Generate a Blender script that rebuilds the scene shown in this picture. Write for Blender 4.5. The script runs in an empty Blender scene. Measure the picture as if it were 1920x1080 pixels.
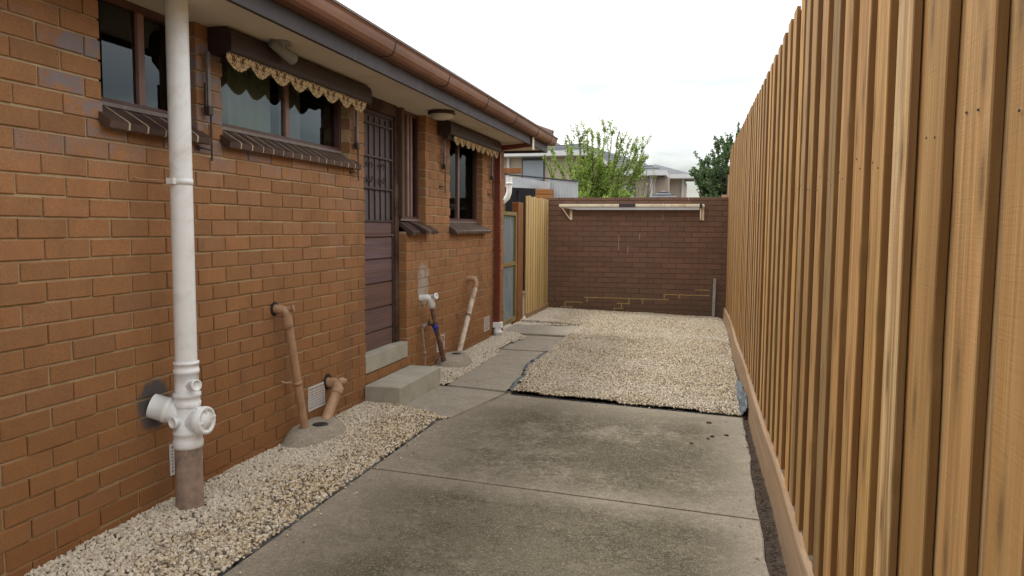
import bpy, bmesh, math, random
import numpy as np
from mathutils import Vector, Matrix, noise as mnoise
R = math.radians
random.seed(7)
sc = bpy.context.scene
COL = sc.collection

# ------------------------------------------------------------------ camera
cam_data = bpy.data.cameras.new('camera')
cam = bpy.data.objects.new('camera', cam_data)
COL.objects.link(cam)
cam_data.sensor_width = 36.0
cam_data.lens = 1430.2 / 1920 * 36
cam_data.clip_start = 0.05
cam_data.clip_end = 600
right = Vector((0.96971334, 0.24414899, 0.00687815))
up = Vector((-0.02603925, 0.07534064, 0.99681781))
fwd = Vector((-0.24285385, 0.96680663, -0.07941628))
cam.matrix_world = Matrix((( right.x, up.x, -fwd.x, 0), (right.y, up.y, -fwd.y, 0), (right.z, up.z, -fwd.z, 0), (0, 0, 0, 1)))
sc.camera = cam

# ------------------------------------------------------------------ sky, sun, exposure
SUN_EL, SUN_AZ = 66.0, 285.0       # elevation; azimuth measured clockwise from +Y
world = bpy.data.worlds.new('World'); sc.world = world
world.use_nodes = True
nt = world.node_tree; nt.nodes.clear()
def wn(t, **k):
    n = nt.nodes.new(t)
    for a, b in k.items(): setattr(n, a, b)
    return n
sky = wn('ShaderNodeTexSky', sky_type='NISHITA', sun_disc=False, sun_elevation=R(SUN_EL), sun_rotation=R(SUN_AZ), air_density=1.2, dust_density=2.0, ozone_density=1.5)
bg1 = wn('ShaderNodeBackground'); bg1.inputs[1].default_value = 0.09
bg2 = wn('ShaderNodeBackground'); bg2.inputs[0].default_value = (1.0, 0.992, 0.975, 1); bg2.inputs[1].default_value = 1.3
tc = wn('ShaderNodeTexCoord'); mp = wn('ShaderNodeMapping'); mp.inputs['Scale'].default_value = (1.2, 1.2, 5.0)
cn = wn('ShaderNodeTexNoise'); cn.inputs['Scale'].default_value = 2.2; cn.inputs['Detail'].default_value = 6
cr = wn('ShaderNodeMapRange'); cr.inputs[1].default_value = 0.38; cr.inputs[2].default_value = 0.60; cr.inputs[3].default_value = 0.15; cr.inputs[4].default_value = 1.0
mx = wn('ShaderNodeMixShader'); out = wn('ShaderNodeOutputWorld')
L = nt.links.new
L(sky.outputs[0], bg1.inputs[0]); L(tc.outputs['Generated'], mp.inputs[0]); L(mp.outputs[0], cn.inputs['Vector'])
L(cn.outputs[0], cr.inputs[0]); sx = wn('ShaderNodeSeparateXYZ'); L(tc.outputs['Generated'], sx.inputs[0]); er = wn('ShaderNodeMapRange'); er.inputs[1].default_value = 0.10; er.inputs[2].default_value = 0.29; L(sx.outputs[2], er.inputs[0]); mm_ = wn('ShaderNodeMath', operation='MAXIMUM'); L(er.outputs[0], mm_.inputs[0]); L(cr.outputs[0], mm_.inputs[1]); L(mm_.outputs[0], mx.inputs[0]); L(bg1.outputs[0], mx.inputs[1]); L(bg2.outputs[0], mx.inputs[2]); L(mx.outputs[0], out.inputs[0])

sun_data = bpy.data.lights.new('sun', 'SUN'); sun_data.energy = 1.3; sun_data.angle = R(13); sun_data.color = (1.0, 0.96, 0.90)
sun = bpy.data.objects.new('sun', sun_data); COL.objects.link(sun)
sd = Vector((math.sin(R(SUN_AZ)) * math.cos(R(SUN_EL)), math.cos(R(SUN_AZ)) * math.cos(R(SUN_EL)), math.sin(R(SUN_EL))))
sun.rotation_euler = sd.to_track_quat('Z', 'Y').to_euler()
sc.view_settings.view_transform = 'Standard'; sc.view_settings.look = 'None'
sc.view_settings.exposure = 0.45; sc.view_settings.gamma = 1.0

# ------------------------------------------------------------------ materials
class N:
    """small wrapper round a material node tree"""
    def __init__(s, name):
        s.m = bpy.data.materials.new(name); s.m.use_nodes = True
        s.t = s.m.node_tree; s.t.nodes.clear()
        s.o = s.t.nodes.new('ShaderNodeOutputMaterial'); s.b = s.t.nodes.new('ShaderNodeBsdfPrincipled')
        s.t.links.new(s.b.outputs[0], s.o.inputs[0])
        s.g = s.t.nodes.new('ShaderNodeNewGeometry')
        s.pos = s.g.outputs['Position']; s.rnd = s.g.outputs['Random Per Island']
    def n(s, t, **k):
        x = s.t.nodes.new(t)
        for a, b in k.items(): setattr(x, a, b)
        return x
    def set(s, sock, v):
        if hasattr(v, 'is_linked') or hasattr(v, 'links'): s.t.links.new(v, sock)
        else: sock.default_value = v
    def math(s, op, a, b=0.0, clamp=False):
        x = s.n('ShaderNodeMath', operation=op, use_clamp=clamp); s.set(x.inputs[0], a); s.set(x.inputs[1], b); return x.outputs[0]
    def vmul(s, a, v):
        x = s.n('ShaderNodeVectorMath', operation='MULTIPLY'); s.set(x.inputs[0], a); s.set(x.inputs[1], v); return x.outputs[0]
    def vadd(s, a, v):
        x = s.n('ShaderNodeVectorMath', operation='ADD'); s.set(x.inputs[0], a); s.set(x.inputs[1], v); return x.outputs[0]
    def xyz(s, a=None):
        x = s.n('ShaderNodeSeparateXYZ'); s.set(x.inputs[0], a or s.pos); return x.outputs
    def comb(s, a, b, c):
        x = s.n('ShaderNodeCombineXYZ'); s.set(x.inputs[0], a); s.set(x.inputs[1], b); s.set(x.inputs[2], c); return x.outputs[0]
    def noise(s, scale=5, detail=4, rough=0.55, vec=None, dist=0.0, color=False):
        x = s.n('ShaderNodeTexNoise'); s.set(x.inputs['Vector'], vec or s.pos); x.inputs['Scale'].default_value = scale
        x.inputs['Detail'].default_value = detail; x.inputs['Roughness'].default_value = rough; x.inputs['Distortion'].default_value = dist
        return x.outputs[1 if color else 0]
    def vor(s, scale=5, vec=None, feature='F1', out=0):
        x = s.n('ShaderNodeTexVoronoi', feature=feature); s.set(x.inputs['Vector'], vec or s.pos); x.inputs['Scale'].default_value = scale
        return x.outputs[out]
    def rng(s, v, a, b, c=0.0, d=1.0):
        x = s.n('ShaderNodeMapRange'); s.set(x.inputs[0], v)
        for i, q in enumerate((a, b, c, d)): x.inputs[i + 1].default_value = q
        return x.outputs[0]
    def ramp(s, v, stops):
        x = s.n('ShaderNodeValToRGB'); s.set(x.inputs[0], v); e = x.color_ramp.elements
        while len(e) < len(stops): e.new(0.5)
        for el, (p, c) in zip(e, stops): el.position = p; el.color = (*c, 1)
        return x.outputs[0]
    def mix(s, f, a, b, mode='MIX'):
        x = s.n('ShaderNodeMix', data_type='RGBA', blend_type=mode); s.set(x.inputs[0], f)
        for i, v in ((6, a), (7, b)):
            if isinstance(v, tuple): v = (*v, 1)
            s.set(x.inputs[i], v)
        return x.outputs[2]
    def white(s, v):
        x = s.n('ShaderNodeTexWhiteNoise', noise_dimensions='1D'); s.set(x.inputs['W'], v); return x.outputs
    def bump(s, h, strength=0.3, dist=0.01):
        x = s.n('ShaderNodeBump'); s.set(x.inputs['Height'], h); x.inputs['Strength'].default_value = strength; x.inputs['Distance'].default_value = dist
        s.t.links.new(x.outputs[0], s.b.inputs['Normal'])
    def fin(s, col=None, rough=0.7, metal=0.0, spec=0.5, ior=None):
        if col is not None:
            if isinstance(col, tuple): col = (*col, 1)
            s.set(s.b.inputs['Base Color'], col)
        s.set(s.b.inputs['Roughness'], rough); s.set(s.b.inputs['Metallic'], metal); s.b.inputs['Specular IOR Level'].default_value = spec
        return s.m

def plain(name, col, rough=0.6, var=0.15, scale=12, metal=0.0, spec=0.5, dirt=None, bump=0.0):
    q = N(name)
    f = q.noise(scale, 5, 0.6)
    a = tuple(c * (1 - var) for c in col); b = tuple(min(1, c * (1 + var)) for c in col)
    c = q.ramp(f, [(0.3, a), (0.7, b)])
    if dirt:
        d = q.rng(q.noise(scale * 0.35, 6, 0.7, dist=0.6), 0.5, 0.66)
        c = q.mix(d, c, dirt)
    if bump: q.bump(q.noise(scale * 6, 4), bump, 0.004)
    return q.fin(c, rough, metal, spec)

def brick_mat():
    q = N('house_brick_clay')
    w = q.white(q.rnd)
    c = q.ramp(w[0], [(0.0, (0.325, 0.175, 0.084)), (0.2, (0.372, 0.194, 0.090)), (0.5, (0.410, 0.212, 0.098)), (0.8, (0.462, 0.232, 0.102)), (0.92, (0.40, 0.220, 0.125)), (1.0, (0.325, 0.185, 0.112))])
    z = q.xyz()[2]; y = q.xyz()[1]
    # the two lowest courses are a redder brick
    low = q.rng(z, -1.262, -1.258, 0.8, 0.0)
    c = q.mix(low, c, q.mix(w[0], (0.20, 0.078, 0.033), (0.27, 0.103, 0.043)))
    mid = q.rng(z, -0.95, 0.25, 0.72, 0.0)
    c = q.mix(mid, c, (0.300, 0.138, 0.046))
    c = q.mix(q.rng(q.noise(9, 5, 0.65), 0.35, 0.75, 0.0, 0.45), c, (0.22, 0.115, 0.062))
    c = q.mix(q.rng(q.noise(130, 4, 0.7), 0.42, 0.68, 0.0, 0.42), c, (0.13, 0.062, 0.030))
    st = q.noise(1.0, 5, 0.65, vec=q.vmul(q.pos, (3, 3, 0.8)))
    c = q.mix(q.rng(st, 0.50, 0.68, 0.0, 0.45), c, (0.155, 0.085, 0.048))
    c = q.mix(q.rng(q.noise(90, 3, vec=q.vadd(q.pos, (3, 5, 1))), 0.62, 0.75, 0.0, 0.35), c, (0.48, 0.30, 0.18))
    # bluish-grey burnt patches on the upper courses towards the camera
    hz = q.math('MULTIPLY', q.rng(z, 0.22, 0.5), q.rng(y, 5.6, 4.8))
    pick = q.rng(w[0], 0.45, 0.50)
    blot = q.rng(q.noise(11, 5, 0.7, dist=0.8), 0.44, 0.58)
    c = q.mix(q.math('MULTIPLY', q.math('MULTIPLY', hz, pick), q.math('MULTIPLY', blot, 0.85)), c, (0.215, 0.215, 0.250))
    # cement smear left round the white-capped waste pipe
    yy = q.math('DIVIDE', q.math('SUBTRACT', y, 6.81), 0.16); zz = q.math('DIVIDE', q.math('ADD', z, 0.55), 0.23)
    r2 = q.math('ADD', q.math('MULTIPLY', yy, yy), q.math('MULTIPLY', zz, zz))
    r2 = q.math('ADD', r2, q.rng(q.noise(16, 4), 0.2, 0.8, -0.8, 0.9))
    c = q.mix(q.math('MULTIPLY', q.rng(r2, 1.2, 0.5), 0.85), c, (0.40, 0.36, 0.32))
    # black sealant smear round the soil pipe branch
    yy = q.math('DIVIDE', q.math('SUBTRACT', y, 3.13), 0.115); zz = q.math('DIVIDE', q.math('ADD', z, 0.87), 0.12)
    r2 = q.math('ADD', q.math('MULTIPLY', yy, yy), q.math('MULTIPLY', zz, zz))
    r2 = q.math('ADD', r2, q.rng(q.noise(22, 4), 0.2, 0.8, -0.45, 0.5))
    c = q.mix(q.math('MULTIPLY', q.rng(r2, 1.25, 0.75), 0.92), c, (0.085, 0.083, 0.090))
    q.bump(q.math('ADD', q.noise(260, 3), q.math('MULTIPLY', q.noise(40, 4), 0.8)), 0.6, 0.004)
    return q.fin(c, 0.85, spec=0.25)

def mortar_mat(name, a, b):
    q = N(name)
    c = q.mix(q.rng(q.noise(14, 5, 0.6), 0.3, 0.7), a, b)
    q.bump(q.noise(160, 4), 0.6, 0.003)
    return q.fin(c, 0.95, spec=0.1)

def wood_mat(name, light, dark, knots=True, axis=2, strength=1.0, weather=None, rough=0.75, edge=None):
    """sawn timber with grain along an axis; each board (mesh island) gets its own tone and figure"""
    q = N(name)
    w = q.white(q.rnd); w2 = q.white(q.math('ADD', q.rnd, 3.7))
    sc3 = [22, 22, 22]; sc3[axis] = 0.9
    off = q.comb(q.math('MULTIPLY', w[0], 40), q.math('MULTIPLY', w2[0], 40), q.math('MULTIPLY', w[0], 90))
    p = q.vadd(q.pos, off)
    g1 = q.noise(1.0, 5, 0.6, vec=q.vmul(p, tuple(sc3)), dist=0.9)
    sc4 = [150, 150, 150]; sc4[axis] = 3.0
    g2 = q.noise(1.0, 4, 0.7, vec=q.vmul(p, tuple(sc4)))
    c = q.mix(q.rng(g1, 0.43, 0.57), light, tuple(x * .9 for x in dark))
    s1 = q.noise(1.0, 4, 0.7, vec=q.vmul(q.vadd(p, (5, 1, 8)), tuple(70 if x > 2 else .8 for x in sc3)), dist=0.3)
    c = q.mix(q.rng(s1, 0.48, 0.60, 0.0, 0.75), c, tuple(x * 0.8 for x in dark))
    c = q.mix(q.rng(s1, 0.46, 0.36, 0.0, 0.60), c, tuple(min(1, x * y) for x, y in zip(light, (1.18, 1.22, 1.35))))
    g3 = q.noise(1.0, 3, 0.6, vec=q.vmul(q.vadd(p, (3, 9, 2)), tuple(x * (.35 if x > 2 else .45) for x in sc3)), dist=1.2)
    c = q.mix(q.rng(g3, 0.40, 0.60, 0.0, 0.45), c, tuple(x * y for x, y in zip(light, (1.05, 0.82, 0.62))))
    gp = q.noise(1.0, 3, 0.5, vec=q.vmul(q.vadd(p, (30, 9, 2)), tuple(x * (.6 if x > 2 else .3) for x in sc3)), dist=.4)
    c = q.mix(q.rng(gp, 0.48, 0.62, 0.0, 0.40), c, tuple(min(1, x * y) for x, y in zip(light, (1.12, 1.12, 1.35))))
    c = q.mix(q.math('MULTIPLY', q.rng(g2, 0.35, 0.75), 0.45 * strength), c, tuple(x * 0.62 for x in dark))
    tint = q.ramp(w[0], [(0.0, (0.62, 0.58, 0.52)), (0.12, (1.10, 0.96, 0.82)), (0.26, (0.80, 0.76, 0.78)), (0.40, (1.32, 1.32, 1.28)), (0.52, (0.92, 0.76, 0.58)), (0.66, (1.18, 1.22, 1.36)), (0.78, (0.68, 0.62, 0.50)), (0.90, (1.22, 1.10, 0.85)), (1.0, (0.90, 0.95, 0.86))])
    c = q.mix(1.0, c, tint, 'MULTIPLY')
    patch = q.noise(1.0, 5, 0.65, vec=q.vmul(q.vadd(p, (2, 4, 7)), tuple(x * .16 if x > 2 else x for x in sc3)), dist=1.5)
    c = q.mix(q.rng(patch, 0.50, 0.66, 0.0, 0.55), c, tuple(x * y for x, y in zip(dark, (0.85, 0.85, 0.95))))
    saw = q.noise(1.0, 2, 0.5, vec=q.vmul(p, tuple(12 if x > 2 else 220 for x in sc3)))
    c = q.mix(q.rng(saw, 0.48, 0.66, 0.0, 0.07 * strength), c, tuple(x * 0.7 for x in dark))
    c = q.mix(q.rng(w2[0], 0.4, 1.0, 0.0, 0.40), c, tuple(x * y for x, y in zip(light, (0.80, 0.62, 0.46))))
    if edge:   # board sides coloured darker, painting in the shade between the palings
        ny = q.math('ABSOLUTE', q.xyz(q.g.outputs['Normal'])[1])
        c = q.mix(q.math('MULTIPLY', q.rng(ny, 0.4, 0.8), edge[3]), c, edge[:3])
    if weather:
        c = q.mix(q.rng(q.noise(2.2, 5, 0.7), 0.42, 0.62, 0.0, weather[3]), c, weather[:3])
    if knots:
        sk = [9.0, 9.0, 9.0]; sk[axis] = 2.1; sk[0 if axis != 0 else 1] = 0.4
        pk = q.xyz(q.vmul(p, tuple(sk))); vn = q.n('ShaderNodeTexVoronoi', feature='F1', voronoi_dimensions='2D'); vn.inputs['Scale'].default_value = 1.0
        q.set(vn.inputs['Vector'], q.comb(pk[1], pk[2], 0.0)); v = vn.outputs[0]
        k = q.rng(q.math('ADD', v, q.math('MULTIPLY', q.math('SUBTRACT', q.noise(40, 3), 0.5), 0.10)), 0.05, 0.11, 1.0, 0.0)
        c = q.mix(q.math('MULTIPLY', k, 0.75), c, tuple(x * 0.28 for x in dark))
        halo = q.rng(v, 0.09, 0.24, 0.6, 0.0)
        c = q.mix(halo, c, tuple(x * 0.75 for x in dark))
    q.bump(q.math('ADD', q.math('ADD', g2, g1), q.math('MULTIPLY', saw, 0.35)), 0.45, 0.004)
    return q.fin(c, rough, spec=0.3)

def concrete_mat(name, base, moss=0.0, dark=None):
    q = N(name)
    n1 = q.noise(1.1, 10, 0.72, dist=0.3); n2 = q.noise(7, 8, 0.75); n3 = q.noise(62, 5, 0.8); n4 = q.noise(26, 6, 0.8)
    c = q.ramp(n2, [(0.30, tuple(x * 0.76 for x in base)), (0.52, base), (0.75, tuple(x * 1.25 for x in base))])
    c = q.mix(q.rng(n4, 0.42, 0.62, 0.0, 0.35), c, tuple(x * y for x, y in zip(base, (0.62, 0.60, 0.55))))
    if moss:
        y = q.xyz(); x_ = y[0]
        mid = q.math('MULTIPLY', q.rng(x_, -1.88, -1.30), q.rng(x_, 0.30, -0.05))
        mid = q.math('MULTIPLY', mid, q.rng(y[1], 6.28, 5.6))
        # the worn edge of each bay stays clean along the control joint
        jl = q.math('ABSOLUTE', q.math('SUBTRACT', q.math('ADD', y[1], q.math('MULTIPLY', x_, 0.0415)), 4.014))
        mid = q.math('MULTIPLY', mid, q.rng(jl, 0.03, 0.28, 0.25, 1.0))
        f = q.math('ADD', n1, q.math('MULTIPLY', q.math('SUBTRACT', n2, 0.5), 0.75))
        f = q.math('ADD', f, q.math('MULTIPLY', q.math('SUBTRACT', n4, 0.5), 0.55))
        f1 = q.math('MULTIPLY', q.rng(f, 0.29, 0.52), mid)
        c = q.mix(q.math('MULTIPLY', f1, moss), c, (0.094, 0.086, 0.050))
        g_ = q.noise(1.7, 9, 0.72, vec=q.vadd(q.pos, (7, 2, 0)))
        g_ = q.math('ADD', g_, q.math('MULTIPLY', q.math('SUBTRACT', n4, 0.5), 0.6))
        f2 = q.math('MULTIPLY', q.rng(g_, 0.42, 0.56), mid)
        c = q.mix(q.math('MULTIPLY', f2, moss * 0.85), c, (0.046, 0.043, 0.020))
        # exposed pale aggregate grit
        v1 = q.vor(120); sp = q.math('MULTIPLY', q.rng(v1, 0.16, 0.34, 1.0, 0.0), q.rng(q.vor(120, out=1), 0.45, 0.60))
        sp = q.math('MULTIPLY', sp, q.rng(q.noise(4, 6, 0.75), 0.38, 0.58, 0.15, 1.0))
        c = q.mix(q.math('MULTIPLY', sp, q.math('MULTIPLY', q.rng(f1, 0.0, 0.5, 0.25, 0.9), 1.0)), c, (0.42, 0.38, 0.29))
    if dark: c = q.mix(q.rng(q.noise(3, 6, 0.7), 0.5, 0.7, 0, 0.7), c, dark)
    c = q.mix(q.rng(n3, 0.44, 0.60, 0.0, 0.62), c, tuple(x * 0.48 for x in base))
    c = q.mix(q.rng(q.noise(95, 4, 0.8, vec=q.vadd(q.pos, (4, 4, 4))), 0.54, 0.68, 0.0, 0.6), c, tuple(min(.7, x * 1.55) for x in base))
    q.bump(q.math('ADD', n3, q.math('MULTIPLY', n4, 1.2)), 0.7, 0.005)
    return q.fin(c, 0.92, spec=0.2)

def stone_mat(name, greyness=0.0):
    q = N(name)
    oi = q.n('ShaderNodeObjectInfo')
    w = q.white(q.math('ADD', q.math('MULTIPLY', oi.outputs['Random'], 913.0), q.rnd))
    c = q.ramp(w[0], [(0.0, (0.07, 0.06, 0.05)), (0.12, (0.17, 0.135, 0.095)), (0.24, (0.36, 0.255, 0.13)), (0.42, (0.62, 0.51, 0.33)),
                      (0.60, (0.76, 0.69, 0.56)), (0.76, (0.54, 0.44, 0.29)), (0.90, (0.88, 0.84, 0.75)), (1.0, (0.22, 0.20, 0.185))])
    # a dusty whitish band lies along the foot of the wall, cleaner yellow stone away from it
    x = q.xyz()[0]; f = q.math('ADD', x, q.rng(q.noise(2.5, 4), 0.3, 0.7, -0.12, 0.12))
    dust = q.rng(f, -2.34, -2.14, 0.60 + greyness, 0.0 + greyness)
    big = q.noise(1.3, 5, 0.6)
    dust2 = q.math('ADD', dust, q.rng(big, 0.45, 0.65, -0.1, 0.25))
    c = q.mix(q.math('MINIMUM', q.math('MAXIMUM', dust2, 0.0), 0.8), c, (0.72, 0.675, 0.59))
    c = q.mix(q.rng(q.noise(70, 3), 0.4, 0.7, 0, 0.3), c, (0.3, 0.24, 0.16))
    return q.fin(c, 0.85, spec=0.25)

def glass_mat(name='window_glass', k=1.7):
    q = N(name)
    q.t.nodes.remove(q.b)
    tr = q.n('ShaderNodeBsdfTransparent'); tr.inputs[0].default_value = (0.72, 0.78, 0.75, 1)
    gl = q.n('ShaderNodeBsdfGlossy'); gl.inputs['Roughness'].default_value = 0.02; gl.inputs[0].default_value = (0.75, 0.8, 0.82, 1)
    fr = q.n('ShaderNodeFresnel'); fr.inputs[0].default_value = 1.5
    mx = q.n('ShaderNodeMixShader')
    q.t.links.new(q.math('MULTIPLY', fr.outputs[0], k), mx.inputs[0]); q.t.links.new(tr.outputs[0], mx.inputs[1]); q.t.links.new(gl.outputs[0], mx.inputs[2])
    q.t.links.new(mx.outputs[0], q.o.inputs[0])
    return q.m

def leaf_mat(name, stops, trans=0.35):
    q = N(name)
    w = q.white(q.rnd)
    c = q.ramp(w[0], stops)
    c = q.mix(q.rng(q.noise(1.6, 3), 0.35, 0.65, 0.0, 0.5), c, tuple(x * 0.6 for x in stops[0][1]))
    q.fin(c, 0.55, spec=0.4)
    t = q.n('ShaderNodeBsdfTranslucent'); q.t.links.new(c, t.inputs[0])
    m = q.n('ShaderNodeMixShader'); m.inputs[0].default_value = trans
    q.t.links.new(q.b.outputs[0], m.inputs[1]); q.t.links.new(t.outputs[0], m.inputs[2]); q.t.links.new(m.outputs[0], q.o.inputs[0])
    return q.m

M = {}
M['brick'] = brick_mat()
M['mortar'] = mortar_mat('tan_mortar', (0.51, 0.395, 0.245), (0.36, 0.275, 0.17))
def back_brick():
    q = N('brown_boundary_brick')
    w = q.white(q.rnd)
    c = q.ramp(w[0], [(0.0, (0.142, 0.082, 0.056)), (0.5, (0.162, 0.092, 0.062)), (1.0, (0.185, 0.102, 0.068))])
    p = q.xyz()
    c = q.mix(q.rng(q.noise(2.0, 5, 0.6), 0.35, 0.7, 0, 0.4), c, (0.145, 0.092, 0.072))
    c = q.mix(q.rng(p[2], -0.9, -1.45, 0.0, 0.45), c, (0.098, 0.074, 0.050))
    q.bump(q.noise(150, 4), 0.4, 0.003)
    return q.fin(c, 0.85, spec=0.3)
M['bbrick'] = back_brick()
M['bmortar'] = mortar_mat('brown_mortar', (0.135, 0.080, 0.056), (0.11, 0.067, 0.049))
M['repoint'] = mortar_mat('fresh_yellow_mortar', (0.42, 0.29, 0.13), (0.30, 0.20, 0.10))
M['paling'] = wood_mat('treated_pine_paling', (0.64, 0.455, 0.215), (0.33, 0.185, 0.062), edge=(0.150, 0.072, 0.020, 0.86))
M['kick'] = wood_mat('grey_brown_kickboard', (0.46, 0.375, 0.265), (0.31, 0.24, 0.165), axis=1, knots=False)
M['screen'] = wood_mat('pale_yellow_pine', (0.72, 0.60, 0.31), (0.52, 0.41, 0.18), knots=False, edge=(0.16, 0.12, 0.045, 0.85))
M['post'] = wood_mat('orange_brown_post', (0.33, 0.165, 0.070), (0.20, 0.092, 0.038))
M['framewood'] = wood_mat('mossy_gate_frame', (0.34, 0.30, 0.15), (0.20, 0.18, 0.08), knots=False)
M['palewood'] = wood_mat('weathered_pale_paling', (0.50, 0.40, 0.30), (0.36, 0.28, 0.20), knots=False)
M['beam'] = wood_mat('orange_beam', (0.42, 0.22, 0.08), (0.28, 0.14, 0.05), axis=0, knots=False)
M['jamb'] = wood_mat('dark_brown_jamb', (0.055, 0.026, 0.022), (0.034, 0.017, 0.015), knots=False, weather=(0.16, 0.115, 0.08, 0.7))
M['slab'] = concrete_mat('mossy_concrete', (0.345, 0.305, 0.245), moss=0.85)
M['path'] = concrete_mat('grey_concrete', (0.390, 0.355, 0.295), dark=(0.28, 0.25, 0.20))
M['step'] = plain('pale_step_concrete', (0.385, 0.375, 0.315), 0.9, 0.14, 5, dirt=(0.31, 0.295, 0.235), bump=0.3)
M['gully'] = concrete_mat('gully_cement', (0.39, 0.355, 0.290), dark=(0.30, 0.27, 0.21))
M['soil'] = plain('dark_soil', (0.052, 0.038, 0.027), 0.95, 0.5, 45, bump=0.8)
M['earth'] = plain('bare_earth', (0.12, 0.095, 0.065), 0.95, 0.35, 3, bump=0.5)
M['stone'] = stone_mat('crushed_gravel'); M['stone2'] = stone_mat('crushed_gravel_dusty', 0.22)
M['bed'] = plain('gravel_bed', (0.085, 0.065, 0.045), 0.95, 0.5, 60, bump=0.8)
M['fabric2'] = plain('blue_grey_weed_mat', (0.085, 0.105, 0.125), 0.45, 0.4, 26, spec=0.5, dirt=(0.20, 0.24, 0.27))
M['fabric'] = plain('weed_mat', (0.045, 0.055, 0.065), 0.55, 0.4, 22, spec=0.5, dirt=(0.10, 0.12, 0.135))
M['pvc'] = plain('white_pvc', (0.85, 0.89, 0.92), 0.36, 0.03, 14, spec=0.5, dirt=(0.72, 0.73, 0.71))
M['pvcdark'] = plain('pvc_recess', (0.42, 0.42, 0.42), 0.5, 0.05)
M['clay'] = plain('stained_clay_pipe', (0.32, 0.235, 0.185), 0.7, 0.2, 24, dirt=(0.15, 0.13, 0.12), bump=0.2)
M['brownpipe'] = plain('brown_painted_pipe', (0.44, 0.275, 0.170), 0.5, 0.12, 16, dirt=(0.32, 0.19, 0.115))
M['rustpipe'] = plain('flaking_brown_pipe', (0.17, 0.085, 0.050), 0.6, 0.3, 18, dirt=(0.40, 0.30, 0.21))
M['flakepipe'] = plain('flaking_white_pipe', (0.58, 0.51, 0.42), 0.6, 0.15, 22, dirt=(0.28, 0.155, 0.09))
M['patina'] = plain('dull_metal', (0.16, 0.11, 0.08), 0.6, 0.3, 30)
M['blue'] = plain('blue_tap_plastic', (0.02, 0.04, 0.36), 0.4, 0.1)
M['black'] = plain('dark_void', (0.012, 0.011, 0.012), 0.9, 0.2)
M['grate'] = plain('black_grate', (0.028, 0.028, 0.032), 0.5, 0.3, 30)
M['soffit'] = plain('cream_soffit', (0.66, 0.61, 0.51), 0.8, 0.04, 3, dirt=(0.54, 0.49, 0.39))
M['fascia'] = plain('charcoal_fascia', (0.042, 0.033, 0.038), 0.6, 0.2, 5, dirt=(0.075, 0.068, 0.082))
def gutter_mat():
    q = N('faded_brown_gutter')
    c = q.ramp(q.noise(2.2, 6, 0.65, vec=q.vmul(q.pos, (1, 0.6, 3))), [(0.3, (0.125, 0.050, 0.026)), (0.55, (0.195, 0.085, 0.045)), (0.75, (0.29, 0.145, 0.085))])
    return q.fin(c, 0.42, spec=0.5)
M['gutter'] = gutter_mat()
M['gutterin'] = plain('dark_gutter_lip', (0.055, 0.028, 0.026), 0.5, 0.2)
M['redpipe'] = plain('red_brown_downpipe', (0.160, 0.036, 0.020), 0.4, 0.15, 7)
M['tile'] = plain('brown_roof_tile', (0.14, 0.085, 0.07), 0.8, 0.3, 6)
M['winframe'] = plain('brown_window_frame', (0.088, 0.042, 0.034), 0.45, 0.2, 8)
M['winbead'] = plain('pinkish_window_bead', (0.23, 0.135, 0.115), 0.5, 0.2, 8)
M['alum'] = plain('grey_sill_strip', (0.20, 0.17, 0.16), 0.5, 0.2, 20)
M['glass'] = glass_mat(); M['glass2'] = glass_mat('screened_glass', 0.30)
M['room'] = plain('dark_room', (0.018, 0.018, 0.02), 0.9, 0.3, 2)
M['curtain'] = plain('greenish_curtain', (0.40, 0.45, 0.39), 0.9, 0.1, 4)
M['blind'] = plain('grey_blind', (0.24, 0.25, 0.235), 0.9, 0.1, 4)
M['sillbrick'] = plain('glazed_dark_sill_brick', (0.058, 0.034, 0.028), 0.42, 0.35, 14, dirt=(0.095, 0.06, 0.05))
M['sillmortar'] = plain('cream_sill_mortar', (0.50, 0.43, 0.31), 0.9, 0.25, 30)
M['awning'] = plain('dark_brown_awning_hood', (0.034, 0.019, 0.017), 0.55, 0.25, 5)
def valance_mat():
    q = N('cream_patterned_valance')
    p = q.xyz(); u = q.math('ABSOLUTE', q.math('SUBTRACT', q.math('FRACT', q.math('MULTIPLY', q.math('ADD', p[1], 0.0), 4.735)), 0.5))
    v = q.comb(q.math('MULTIPLY', u, 0.20), q.math('MULTIPLY', p[2], 1.0), 0.3)
    nz = q.noise(26, 2, 0.5, vec=v, dist=0.8)
    f = q.math('ABSOLUTE', q.math('SUBTRACT', q.math('FRACT', q.math('MULTIPLY', nz, 5.0)), 0.5))
    c = q.mix(q.rng(f, 0.14, 0.24, 1.0, 0.0), (0.58, 0.46, 0.27), (0.15, 0.085, 0.04))
    return q.fin(c, 0.85, spec=0.1)
M['valance'] = valance_mat()
M['armgrey'] = plain('grey_awning_arm', (0.17, 0.165, 0.17), 0.5, 0.2, 20, metal=0.2)
M['darkmetal'] = plain('dark_brown_metal', (0.045, 0.026, 0.024), 0.5, 0.3, 20)
M['meshscreen'] = plain('grey_door_mesh', (0.105, 0.088, 0.092), 0.7, 0.12, 10)
M['doorwood'] = wood_mat('purple_brown_door', (0.185, 0.130, 0.135), (0.130, 0.088, 0.094), axis=1, knots=False, strength=1.2)
M['lamp'] = plain('opal_lamp_glass', (0.62, 0.60, 0.52), 0.3, 0.03)
M['cream'] = plain('cream_enamel', (0.72, 0.66, 0.50), 0.4, 0.06, 10, dirt=(0.50, 0.38, 0.22))
M['greyalu'] = plain('grey_line_tray', (0.48, 0.48, 0.50), 0.4, 0.06, 5)
M['stake'] = plain('galvanised_stake', (0.36, 0.35, 0.34), 0.5, 0.2, 12, metal=0.3)
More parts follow.
